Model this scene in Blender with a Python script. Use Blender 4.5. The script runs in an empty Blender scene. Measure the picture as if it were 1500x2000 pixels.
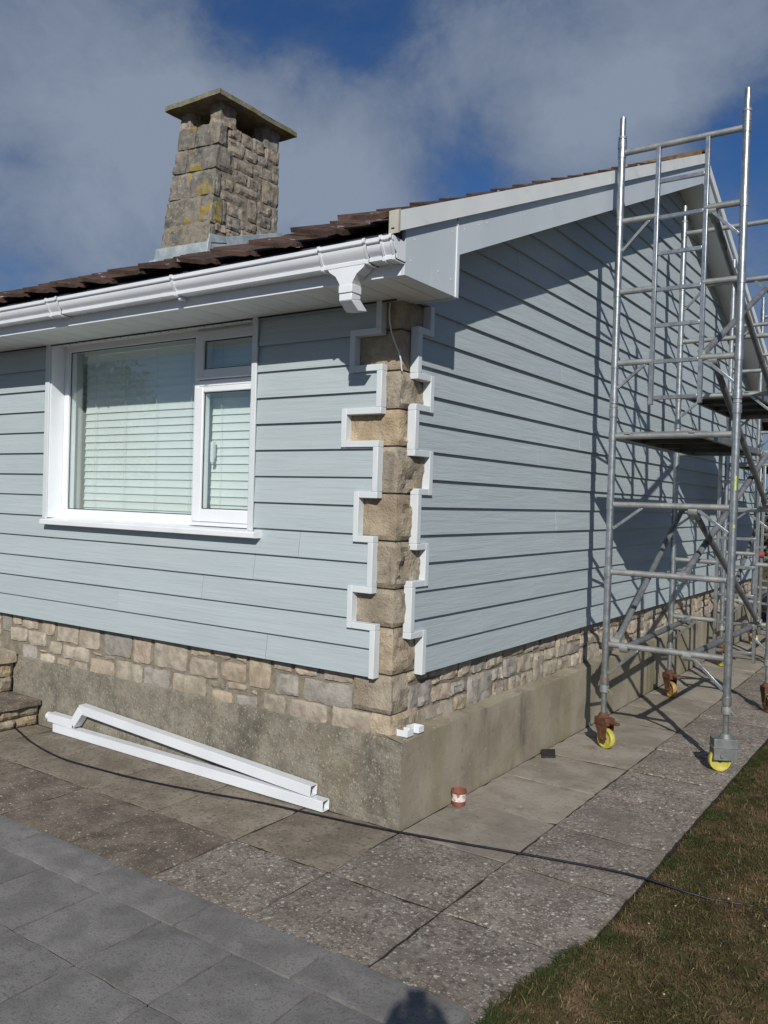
import bpy, bmesh, math, random
from mathutils import Vector, Matrix, noise
R = math.radians
random.seed(7)
rnd = random.uniform
SC = bpy.context.scene
COL = SC.collection

# ------------------------------------------------------------------ camera
cam_d = bpy.data.cameras.new('camera')
cam = bpy.data.objects.new('camera', cam_d); COL.objects.link(cam)
cam_d.sensor_fit = 'VERTICAL'; cam_d.sensor_height = 36.0
cam_d.lens = 36.0 * 1636.9 / 2000.0
cam_d.clip_start = 0.05; cam_d.clip_end = 2000
_r = Vector((0.82401776, 0.56578575, 0.02968535)); _u = Vector((-0.03199639, -0.00583976, 0.99947092))
_f = Vector((-0.56565976, 0.82453162, -0.01329104))
CAM = Vector((2.5211, -3.8224, 1.8063))
m = Matrix((( _r.x, _u.x, -_f.x, CAM.x), (_r.y, _u.y, -_f.y, CAM.y), (_r.z, _u.z, -_f.z, CAM.z), (0, 0, 0, 1)))
cam.matrix_world = m
SC.camera = cam

# ------------------------------------------------------------------ sun, sky, exposure
TO_SUN = Vector((1.0, -1.65, 1.15)).normalized()
SUN_EL = math.asin(TO_SUN.z); SUN_AZ = math.atan2(TO_SUN.x, TO_SUN.y)
sun_d = bpy.data.lights.new('sun', 'SUN'); sun_d.energy = 4.0; sun_d.angle = R(0.5); sun_d.color = (1.0, 0.955, 0.885)
sun = bpy.data.objects.new('sun', sun_d); COL.objects.link(sun)
sun.rotation_euler = (-TO_SUN).to_track_quat('-Z', 'Y').to_euler(); sun.location = (6, -10, 8)
SC.view_settings.view_transform = 'Standard'; SC.view_settings.look = 'None'
SC.view_settings.exposure = 0.0; SC.view_settings.gamma = 1.0

W = bpy.data.worlds.new('World'); SC.world = W; W.use_nodes = True
nt = W.node_tree; N = nt.nodes; L = nt.links; N.clear()
def wn(t, **k):
    n = N.new(t)
    for a, b in k.items(): setattr(n, a, b)
    return n
out = wn('ShaderNodeOutputWorld'); bg = wn('ShaderNodeBackground'); bg.inputs['Strength'].default_value = 0.078
sky = wn('ShaderNodeTexSky'); sky.sky_type = 'NISHITA'; sky.sun_disc = False
sky.sun_elevation = SUN_EL; sky.sun_rotation = SUN_AZ; sky.air_density = 1.0; sky.dust_density = 0.25; sky.ozone_density = 2.0
tc = wn('ShaderNodeTexCoord')
def wmath(op, a, b=None):
    n = wn('ShaderNodeMath', operation=op)
    for i, v in enumerate((a, b)):
        if v is None: continue
        if isinstance(v, (int, float)): n.inputs[i].default_value = v
        else: L.new(v, n.inputs[i])
    return n.outputs[0]
def wnoise(scale, detail, rough, off, dist=0.0, sz=1.0):
    mp = wn('ShaderNodeMapping'); mp.inputs['Location'].default_value = off; mp.inputs['Scale'].default_value = (1, 1, sz)
    L.new(tc.outputs['Generated'], mp.inputs['Vector'])
    n = wn('ShaderNodeTexNoise'); n.inputs['Scale'].default_value = scale; n.inputs['Detail'].default_value = detail
    n.inputs['Roughness'].default_value = rough; n.inputs['Distortion'].default_value = dist
    L.new(mp.outputs[0], n.inputs['Vector']); return n.outputs['Fac']
big = wnoise(2.3, 4, .55, (3.1, 1.7, .4), .15, 1.4)
fine = wnoise(6.5, 12, .66, (.3, 4.2, 2.2), .25, 1.2)
cov = wmath('ADD', wmath('MULTIPLY', big, 0.62), wmath('MULTIPLY', fine, 0.66))
# broad breaks and banks of the cloud field, given as directions of the sky
for d, w, amp in (((-.526, .693, .493), .12, -.20), ((-.462, .802, .372), .07, -.26), ((-.19, .915, .36), .075, -.20),
                  ((-.88, .45, .16), .12, -.14), ((-.745, .549, .378), .17, .20), ((-.46, .77, .43), .09, .20), ((-.61, .70, .35), .10, .20),
                  ((-.35, .83, .42), .11, .13), ((-.30, .80, .52), .10, -.03), ((-.64, .58, .50), .07, -.12), ((-.78, .50, .40), .10, .08), ((-.15, .985, .10), .16, .12), ((-.66, .60, .45), .09, .05), ((-.553, .766, .335), .085, .26), ((-.734, .61, .28), .11, .10), ((-.40, .84, .36), .05, .08), ((-.27, .87, .43), .085, .20), ((-.34, .84, .40), .07, .10)):
    v = Vector(d).normalized()
    dn = wn('ShaderNodeVectorMath', operation='DISTANCE'); L.new(tc.outputs['Generated'], dn.inputs[0]); dn.inputs[1].default_value = v
    g = wmath('POWER', 2.718, wmath('MULTIPLY', wmath('MULTIPLY', dn.outputs['Value'], dn.outputs['Value']), -1.0 / (w * w)))
    cov = wmath('ADD', cov, wmath('MULTIPLY', g, amp))
mr = wn('ShaderNodeMapRange'); mr.interpolation_type = 'SMOOTHSTEP'
L.new(cov, mr.inputs['Value']); mr.inputs['From Min'].default_value = .44; mr.inputs['From Max'].default_value = .76
mr.inputs['To Max'].default_value = .86
shade = wn('ShaderNodeMapRange'); L.new(cov, shade.inputs['Value']); shade.inputs['From Min'].default_value = .55; shade.inputs['From Max'].default_value = .92
cr = wn('ShaderNodeMix'); cr.data_type = 'RGBA'; L.new(shade.outputs[0], cr.inputs['Factor'])
cr.inputs['A'].default_value = (1.3, 1.85, 2.95, 1); cr.inputs['B'].default_value = (3.45, 4.05, 5.05, 1)
tint = wn('ShaderNodeMix'); tint.data_type = 'RGBA'; tint.blend_type = 'MULTIPLY'; tint.inputs['Factor'].default_value = 1
L.new(sky.outputs[0], tint.inputs['A']); tint.inputs['B'].default_value = (0.28, 0.50, 0.80, 1)
mx = wn('ShaderNodeMix'); mx.data_type = 'RGBA'
L.new(mr.outputs[0], mx.inputs['Factor']); L.new(tint.outputs['Result'], mx.inputs['A']); L.new(cr.outputs['Result'], mx.inputs['B'])
L.new(mx.outputs['Result'], bg.inputs['Color']); L.new(bg.outputs[0], out.inputs[0])

# ------------------------------------------------------------------ materials
MATS = {}
def pm(name, c1, c2, scale=4, detail=5, rough=.7, metal=0., var=0., spots=(), bump=None, stretch=(1, 1, 1), spec=.4, offs=True, tints=None, lo=.35, hi=.65):
    """two-tone noise colour + shaped stains/spots + fine relief, with a random shift per piece"""
    m = bpy.data.materials.new(name); m.use_nodes = True; t = m.node_tree; t.nodes.clear()
    nn, ll = t.nodes, t.links
    o = nn.new('ShaderNodeOutputMaterial'); b = nn.new('ShaderNodeBsdfPrincipled'); ll.new(b.outputs[0], o.inputs[0])
    b.inputs['Roughness'].default_value = rough; b.inputs['Metallic'].default_value = metal; b.inputs['Specular IOR Level'].default_value = spec
    c = nn.new('ShaderNodeTexCoord'); oi = nn.new('ShaderNodeObjectInfo')
    vec = c.outputs['Object']
    if offs:
        mu = nn.new('ShaderNodeMath'); mu.operation = 'MULTIPLY'; mu.inputs[1].default_value = 53.0; ll.new(oi.outputs['Random'], mu.inputs[0])
        va = nn.new('ShaderNodeVectorMath'); va.operation = 'ADD'; ll.new(vec, va.inputs[0]); ll.new(mu.outputs[0], va.inputs[1]); vec = va.outputs[0]
    def tex(sc, det, st=(1, 1, 1), kind='n', off=0.):
        mp = nn.new('ShaderNodeMapping'); mp.inputs['Scale'].default_value = st; mp.inputs['Location'].default_value = (off, off * .7, off * 1.3); ll.new(vec, mp.inputs['Vector'])
        if kind == 'n':
            n = nn.new('ShaderNodeTexNoise'); n.inputs['Detail'].default_value = det; n.inputs['Roughness'].default_value = .6
            n.inputs['Scale'].default_value = sc; ll.new(mp.outputs[0], n.inputs['Vector']); return n.outputs['Fac']
        n = nn.new('ShaderNodeTexVoronoi'); n.inputs['Scale'].default_value = sc; n.inputs['Randomness'].default_value = 1
        wob = nn.new('ShaderNodeTexNoise'); wob.inputs['Scale'].default_value = sc * 1.7; ll.new(mp.outputs[0], wob.inputs['Vector'])
        wv = nn.new('ShaderNodeVectorMath'); wv.operation = 'SCALE'; wv.inputs['Scale'].default_value = .7 / sc; ll.new(wob.outputs['Color'], wv.inputs[0])
        ad = nn.new('ShaderNodeVectorMath'); ad.operation = 'ADD'; ll.new(mp.outputs[0], ad.inputs[0]); ll.new(wv.outputs[0], ad.inputs[1])
        ll.new(ad.outputs[0], n.inputs['Vector'])
        sep = nn.new('ShaderNodeSeparateColor'); ll.new(n.outputs['Color'], sep.inputs[0])
        # spot radius differs from cell to cell
        mm = nn.new('ShaderNodeMath'); mm.operation = 'SUBTRACT'; ll.new(sep.outputs[0], mm.inputs[0]); ll.new(n.outputs['Distance'], mm.inputs[1])
        return mm.outputs[0]
    def ramp(v, a, bb, to=1.):
        r = nn.new('ShaderNodeMapRange'); r.interpolation_type = 'SMOOTHSTEP'; ll.new(v, r.inputs['Value'])
        r.inputs['From Min'].default_value = a; r.inputs['From Max'].default_value = bb; r.inputs['To Max'].default_value = to; return r.outputs[0]
    def mix(f, a, bb, mode='MIX'):
        x = nn.new('ShaderNodeMix'); x.data_type = 'RGBA'; x.blend_type = mode
        if isinstance(f, float): x.inputs['Factor'].default_value = f
        else: ll.new(f, x.inputs['Factor'])
        for k, vv in (('A', a), ('B', bb)):
            if isinstance(vv, tuple): x.inputs[k].default_value = (*vv, 1)
            else: ll.new(vv, x.inputs[k])
        return x.outputs['Result']
    col = mix(ramp(tex(scale, detail, stretch), lo, hi), c1, c2)
    if tints:
        crn = nn.new('ShaderNodeValToRGB'); crn.color_ramp.interpolation = 'CONSTANT'; e = crn.color_ramp.elements
        e[0].position = 0; e[0].color = (*tints[0], 1); e[1].position = 1. / len(tints); e[1].color = (*tints[1], 1)
        for i in range(2, len(tints)):
            q = e.new(i / len(tints)); q.color = (*tints[i], 1)
        ll.new(oi.outputs['Random'], crn.inputs[0]); col = mix(1.0, col, crn.outputs[0], 'MULTIPLY')
    for i, s in enumerate(spots):
        (sc_, sscale, a, bb, st, kind) = s[:6]
        col = mix(ramp(tex(sscale, 4, s[6] if len(s) > 6 else (1, 1, 1), kind, 3.7 * i + 2.), a, bb, st), col, sc_)
    if var:
        hsv = nn.new('ShaderNodeHueSaturation'); ll.new(col, hsv.inputs['Color'])
        w = nn.new('ShaderNodeTexWhiteNoise'); w.noise_dimensions = '1D'; ll.new(oi.outputs['Random'], w.inputs['W'])
        r = nn.new('ShaderNodeMapRange'); ll.new(w.outputs['Value'], r.inputs['Value']); r.inputs['To Min'].default_value = 1 - var; r.inputs['To Max'].default_value = 1 + var
        ll.new(r.outputs[0], hsv.inputs['Value']); col = hsv.outputs[0]
    ll.new(col, b.inputs['Base Color'])
    if bump:
        prev = None
        for (bs, bd, bst) in bump:
            n = nn.new('ShaderNodeBump'); n.inputs['Strength'].default_value = 1; n.inputs['Distance'].default_value = bd
            ll.new(tex(bs, 6, bst), n.inputs['Height'])
            if prev: ll.new(prev, n.inputs['Normal'])
            prev = n.outputs[0]
        ll.new(prev, b.inputs['Normal'])
        rr = nn.new('ShaderNodeMapRange'); ll.new(tex(scale * 3, 4), rr.inputs['Value']); rr.inputs['To Min'].default_value = max(0, rough - .12); rr.inputs['To Max'].default_value = min(1, rough + .12)
        ll.new(rr.outputs[0], b.inputs['Roughness'])
    MATS[name] = m
    return m
pm('siding_front', (.398, .461, .484), (.424, .487, .51), 3, 4, .62, var=.035, bump=[(4.5, .004, (.45, 1, 12)), (9, .002, (.3, 1, 10)), (60, .0006, (.2, 1, 4))], stretch=(.5, 1, 5), spots=[((.365, .42, .447), 2.2, .55, .8, .5, 'n', (.6, 1, 3))])
pm('siding_gable', (.398, .461, .484), (.424, .487, .51), 3, 4, .62, var=.035, bump=[(3.2, .006, (1, .8, 10)), (9, .002, (1, .3, 10)), (60, .0006, (1, .2, 4))], stretch=(1, .5, 5), spots=[((.365, .42, .447), 2.2, .55, .8, .5, 'n', (1, .6, 3))])
pm('trim_grey', (.62, .665, .69), (.65, .695, .72), 8, 3, .45, var=.03, bump=[(40, .0004, (1, 1, 1))])
pm('upvc', (.74, .77, .80), (.79, .82, .85), 2.5, 3, .34, var=.02, bump=[(3, .0006, (1, 1, 1))], spots=[((.62, .64, .64), 5, .62, .8, .35, 'n'), ((.5, .5, .48), 30, .70, .8, .3, 'n')])
pm('upvc_new', (.70, .73, .77), (.75, .78, .82), 2.5, 3, .28, bump=[(5, .0004, (1, 1, 1))])
pm('soffit', (.66, .67, .655), (.70, .71, .69), 3, 3, .42, var=.02, bump=[(6, .0005, (1, 1, 1))])
pm('barge', (.53, .59, .635), (.57, .63, .67), 2, 4, .42, bump=[(3, .0012, (1, 1, 1))], spots=[((.70, .71, .70), 6, .6, .72, .4, 'n', (1, 1.6, .15))])
pm('verge', (.70, .735, .735), (.75, .78, .775), 3, 4, .5, spots=[((.45, .47, .40), 9, .55, .75, .5, 'n', (1, .3, 1.5))], bump=[(8, .0008, (1, 1, 1))])
pm('end_cap', (.42, .40, .34), (.50, .48, .41), 12, 4, .6)
pm('felt', (.030, .028, .036), (.05, .047, .058), 8, 4, .7)
STINT = [(1, .98, .95), (1.06, .97, .93), (.84, .86, .92), (1.12, 1.08, 1.02), (.92, .89, .87), (.93, .95, 1.0), (1.08, 1.0, .9), (1.0, .96, .93)]
pm('stone', (.31, .275, .225), (.45, .41, .345), 11, 7, .88, var=.14, tints=STINT, spots=[((.17, .155, .14), 16, .60, .78, .6, 'n'), ((.43, .33, .2), 7, .70, .84, .4, 'n')], bump=[(22, .010, (1, 1, 1)), (90, .003, (1, 1, 1))], spec=.2)
pm('quoin', (.305, .262, .205), (.44, .39, .315), 7, 8, .88, var=.12, tints=[(1, .97, .93), (1.05, .99, .9), (.9, .88, .86), (1.1, 1.0, .86)], spots=[((.15, .145, .14), 6, .56, .76, .7, 'n'), ((.46, .35, .21), 4, .62, .82, .5, 'n'), ((.17, .14, .11), 30, .62, .74, .6, 'n'), ((.52, .5, .46), 34, .72, .78, .6, 'v')], bump=[(20, .014, (1, 1, 1)), (80, .004, (1, 1, 1))], spec=.2)
pm('mortar', (.185, .16, .125), (.27, .24, .19), 18, 6, .95, bump=[(45, .006, (1, 1, 1))], spec=.15, offs=False)
pm('plinth_front', (.18, .163, .13), (.285, .262, .212), 9, 10, .95, lo=.3, hi=.68, spots=[((.085, .08, .066), 3.2, .52, .72, .75, 'n', (1, 1, .6)), ((.215, .18, .10), 2.1, .55, .75, .5, 'n'), ((.40, .365, .30), 85, .44, .60, .75, 'v', (1, 1, .7)), ((.085, .07, .05), 60, .56, .68, .55, 'n', (1, 1, .6)), ((.34, .30, .24), 28, .60, .72, .5, 'n')], bump=[(30, .010, (1, 1, 1)), (110, .005, (1, 1, 1))], spec=.15, offs=False)
pm('plinth_gable', (.25, .22, .165), (.345, .31, .24), 2.5, 8, .93, spots=[((.125, .118, .10), 2.6, .54, .70, .8, 'n', (1, 1.4, .35)), ((.42, .39, .33), 9, .64, .74, .4, 'n'), ((.17, .15, .12), 22, .60, .72, .5, 'n'), ((.23, .20, .11), 1.7, .5, .7, .6, 'n', (1, 1, .35)), ((.45, .41, .33), 30, .52, .6, .5, 'v')], bump=[(12, .004, (1, 1, 1)), (70, .002, (1, 1, 1))], spec=.15, offs=False)
pm('chim_stone', (.21, .195, .172), (.355, .332, .295), 12, 7, .9, var=.12, tints=[(1, .95, .88), (1.1, 1, .9), (.85, .85, .85), (1, .92, .86)], spots=[((.09, .085, .08), 9, .55, .75, .7, 'n')], bump=[(24, .012, (1, 1, 1)), (90, .004, (1, 1, 1))], spec=.2)
pm('chim_lichen', (.15, .14, .125), (.26, .24, .20), 8, 7, .92, var=.1, spots=[((.06, .06, .06), 5, .52, .72, .75, 'n'), ((.29, .22, .045), 3.6, .54, .66, .9, 'n'), ((.42, .41, .38), 40, .5, .58, .5, 'v')], bump=[(20, .010, (1, 1, 1)), (90, .004, (1, 1, 1))], spec=.2)
pm('chim_cap', (.17, .16, .12), (.26, .25, .19), 8, 6, .95, spots=[((.16, .16, .045), 6, .45, .65, .8, 'n'), ((.07, .07, .065), 9, .55, .75, .6, 'n')], bump=[(25, .008, (1, 1, 1))], spec=.2)
pm('lead', (.30, .36, .39), (.46, .52, .55), 6, 5, .55, spots=[((.62, .66, .68), 5, .6, .75, .7, 'n', (3, 3, .4)), ((.20, .24, .20), 6, .6, .75, .6, 'n', (3, 3, .4))], bump=[(12, .006, (1, 1, 1))], metal=.2)
pm('roof_tile', (.055, .033, .026), (.10, .062, .048), 14, 6, .85, var=.25, spots=[((.035, .028, .025), 8, .55, .75, .7, 'n'), ((.16, .115, .085), 16, .64, .78, .5, 'n'), ((.5, .48, .45), 16, .62, .66, .7, 'v')], bump=[(30, .006, (1, 1, 1)), (120, .002, (1, 1, 1))], spec=.25)
pm('ridge_tile', (.10, .062, .035), (.17, .11, .06), 9, 6, .9, var=.15, spots=[((.22, .18, .06), 7, .55, .7, .7, 'n'), ((.05, .04, .035), 8, .6, .75, .6, 'n')], bump=[(30, .006, (1, 1, 1))], spec=.2)
LICH = [((.095, .082, .07), 34, .50, .62, .7, 'n'), ((.42, .40, .36), 55, .55, .65, .8, 'n'), ((.60, .58, .53), 40, .60, .68, .9, 'v'), ((.52, .50, .46), 75, .56, .66, .85, 'v'), ((.36, .34, .31), 105, .50, .62, .7, 'v'), ((.08, .07, .06), 80, .54, .66, .6, 'v')]
pm('slab_buff', (.25, .222, .182), (.335, .303, .255), 4, 7, .95, var=.09, spots=[((.15, .125, .095), 5, .55, .75, .6, 'n'), ((.30, .225, .12), 2.2, .6, .78, .5, 'n'), ((.42, .39, .34), 18, .74, .80, .8, 'v'), ((.15, .128, .10), 40, .55, .68, .5, 'n'), ((.38, .35, .30), 70, .62, .72, .5, 'n')], bump=[(40, .003, (1, 1, 1)), (140, .002, (1, 1, 1))], spec=.15)
pm('slab_front', (.195, .167, .13), (.275, .24, .19), 5, 8, .95, var=.08, spots=[((.11, .092, .07), 45, .52, .64, .7, 'n'), ((.34, .30, .24), 60, .57, .68, .7, 'n'), ((.13, .11, .085), 4, .55, .75, .5, 'n'), ((.42, .40, .35), 40, .72, .78, .8, 'v')], bump=[(40, .004, (1, 1, 1)), (140, .003, (1, 1, 1))], spec=.15)
pm('slab_brown', (.135, .11, .088), (.22, .185, .147), 7, 8, .95, var=.1, spots=[((.09, .07, .055), 5, .55, .75, .7, 'n')] + [(c, s, a + .05, b + .05, st * .8, k) for c, s, a, b, st, k in LICH], bump=[(40, .004, (1, 1, 1)), (140, .003, (1, 1, 1))], spec=.15)
LP = [((.20, .175, .15), 2.6, .50, .68, .65, 'n'), ((.12, .105, .09), 3.4, .58, .74, .45, 'n')]
pm('slab_lichen', (.19, .158, .13), (.285, .245, .208), 7, 8, .95, var=.08, spots=[((.17, .14, .12), 3, .5, .7, .6, 'n')] + LICH + LP, bump=[(40, .004, (1, 1, 1)), (140, .003, (1, 1, 1))], spec=.15)
pm('terrace_slab', (.165, .158, .152), (.24, .23, .222), 5, 10, .92, var=.07, spots=[((.11, .105, .10), 90, .52, .66, .7, 'n'), ((.30, .285, .27), 120, .58, .70, .65, 'n'), ((.20, .165, .16), 7, .6, .75, .5, 'n'), ((.14, .135, .13), 4, .55, .75, .4, 'n'), ((.5, .48, .45), 20, .90, .92, .7, 'v')], bump=[(150, .0025, (1, 1, 1)), (30, .001, (1, 1, 1))], spec=.2)
pm('joint_soil', (.03, .026, .02), (.055, .046, .035), 30, 5, 1, bump=[(60, .006, (1, 1, 1))], spec=.1, offs=False)
pm('soil', (.085, .062, .035), (.12, .092, .05), 9, 6, 1, bump=[(50, .01, (1, 1, 1))], spec=.1, offs=False)
pm('galv', (.36, .385, .40), (.50, .525, .54), 14, 5, .36, metal=.85, var=.06, spots=[((.66, .65, .60), 55, .66, .70, .8, 'n'), ((.15, .14, .13), 45, .66, .72, .6, 'n'), ((.24, .26, .28), 20, .55, .75, .6, 'n', (1, 1, .4)), ((.62, .62, .58), 40, .64, .72, .4, 'n')], bump=[(60, .0006, (1, 1, 1))])
pm('galv_dull', (.30, .315, .31), (.41, .42, .405), 12, 5, .55, metal=.6, var=.05, spots=[((.60, .58, .52), 50, .64, .70, .7, 'n'), ((.20, .21, .22), 16, .56, .74, .6, 'n'), ((.42, .40, .34), 30, .6, .72, .5, 'n')], bump=[(60, .0006, (1, 1, 1))])
pm('brace_grey', (.17, .18, .19), (.25, .26, .275), 9, 5, .55, metal=.45, var=.06, spots=[((.10, .105, .11), 12, .56, .7, .7, 'n'), ((.34, .32, .27), 18, .6, .7, .5, 'n')], bump=[(60, .0006, (1, 1, 1))])
pm('rust', (.075, .035, .02), (.15, .065, .035), 25, 6, .85, spots=[((.22, .11, .055), 30, .58, .7, .6, 'n')], bump=[(60, .002, (1, 1, 1))], metal=.1)
pm('castor_grey', (.16, .17, .165), (.22, .235, .23), 16, 5, .6, metal=.4, bump=[(60, .001, (1, 1, 1))])
pm('wheel_yellow', (.45, .40, .06), (.54, .49, .13), 22, 5, .55, spots=[((.30, .26, .08), 30, .6, .72, .5, 'n')])
pm('wheel_amber', (.30, .18, .06), (.40, .26, .09), 22, 5, .55, spots=[((.22, .12, .05), 30, .6, .72, .6, 'n')])
pm('red_band', (.26, .045, .04), (.34, .07, .06), 12, 3, .5)
pm('sticker', (.50, .58, .05), (.56, .62, .08), 30, 3, .5, spots=[((.05, .05, .05), 90, .55, .6, .7, 'n')])
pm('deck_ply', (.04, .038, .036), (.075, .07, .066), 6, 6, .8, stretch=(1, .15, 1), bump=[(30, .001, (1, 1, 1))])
pm('rubber', (.012, .012, .013), (.022, .022, .024), 12, 3, .6)
pm('cable', (.006, .006, .012), (.012, .012, .024), 40, 3, .45)
pm('terracotta', (.20, .065, .045), (.27, .10, .065), 22, 5, .8, spots=[((.15, .05, .035), 16, .55, .7, .6, 'n')], bump=[(40, .002, (1, 1, 1))])
pm('old_paint', (.62, .58, .54), (.70, .66, .62), 22, 5, .8, spots=[((.28, .11, .07), 40, .54, .60, .9, 'n')], bump=[(40, .002, (1, 1, 1))])
pm('slate_chip', (.018, .018, .02), (.03, .03, .034), 20, 5, .6, bump=[(30, .002, (1, 1, 1))])
pm('blind', (.76, .81, .80), (.79, .84, .83), 4, 2, .55)
pm('inner_wall', (.52, .55, .52), (.56, .59, .56), 3, 3, .8)
pm('cord', (.55, .56, .53), (.6, .61, .58), 20, 2, .7)
pm('grass', (.105, .076, .036), (.062, .058, .022), 2.2, 5, .95, offs=False, spots=[((.165, .112, .062), 5.5, .50, .62, .9, 'n'), ((.036, .055, .016), 3.1, .62, .74, .7, 'n'), ((.045, .032, .016), 8, .54, .66, .75, 'n')], spec=.15, lo=.42, hi=.6)
pm('grass_green', (.034, .055, .016), (.055, .075, .022), 9, 4, .9, offs=False, spec=.15)
pm('straw', (.22, .165, .085), (.28, .215, .12), 9, 4, .9, offs=False, spec=.15)
pm('leaf', (.025, .045, .012), (.05, .085, .022), 6, 4, .7, offs=False)
pm('bark', (.06, .045, .032), (.10, .075, .055), 14, 6, .95, bump=[(30, .01, (1, 1, .3))], offs=False)
pm('brick', (.19, .085, .055), (.26, .12, .08), 14, 5, .9, var=.2, bump=[(40, .003, (1, 1, 1))])
pm('pebble', (.26, .24, .2), (.42, .39, .34), 20, 4, .9, offs=False)
pm('hole', (.01, .01, .01), (.015, .015, .015), 5, 2, .9)
pm('cloth', (.04, .045, .06), (.05, .055, .075), 12, 4, .95, bump=[(40, .003, (1, 1, 1))])
pm('skin', (.45, .27, .19), (.5, .31, .22), 12, 4, .6)
pm('hair', (.04, .03, .02), (.06, .04, .03), 40, 4, .7)
pm('phone_shell', (.02, .02, .022), (.025, .025, .028), 4, 2, .3)
# window glass: clear thin sheet with a mirror-like surface, strongest at a slant
g = bpy.data.materials.new('glass'); g.use_nodes = True; t = g.node_tree; t.nodes.clear()
o = t.nodes.new('ShaderNodeOutputMaterial'); tr = t.nodes.new('ShaderNodeBsdfTransparent'); tr.inputs[0].default_value = (.962, .985, .978, 1)
gl = t.nodes.new('ShaderNodeBsdfGlossy'); gl.inputs['Roughness'].default_value = .004; gl.inputs['Color'].default_value = (.95, 1, 1, 1)
lw = t.nodes.new('ShaderNodeLayerWeight'); lw.inputs['Blend'].default_value = .5
pw = t.nodes.new('ShaderNodeMath'); pw.operation = 'POWER'; pw.inputs[1].default_value = 4.0; t.links.new(lw.outputs['Facing'], pw.inputs[0])
fr = t.nodes.new('ShaderNodeMapRange'); t.links.new(pw.outputs[0], fr.inputs['Value']); fr.inputs['To Min'].default_value = .08
ms = t.nodes.new('ShaderNodeMixShader'); t.links.new(fr.outputs[0], ms.inputs[0]); t.links.new(tr.outputs[0], ms.inputs[1]); t.links.new(gl.outputs[0], ms.inputs[2]); t.links.new(ms.outputs[0], o.inputs[0])
MATS['glass'] = g

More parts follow.
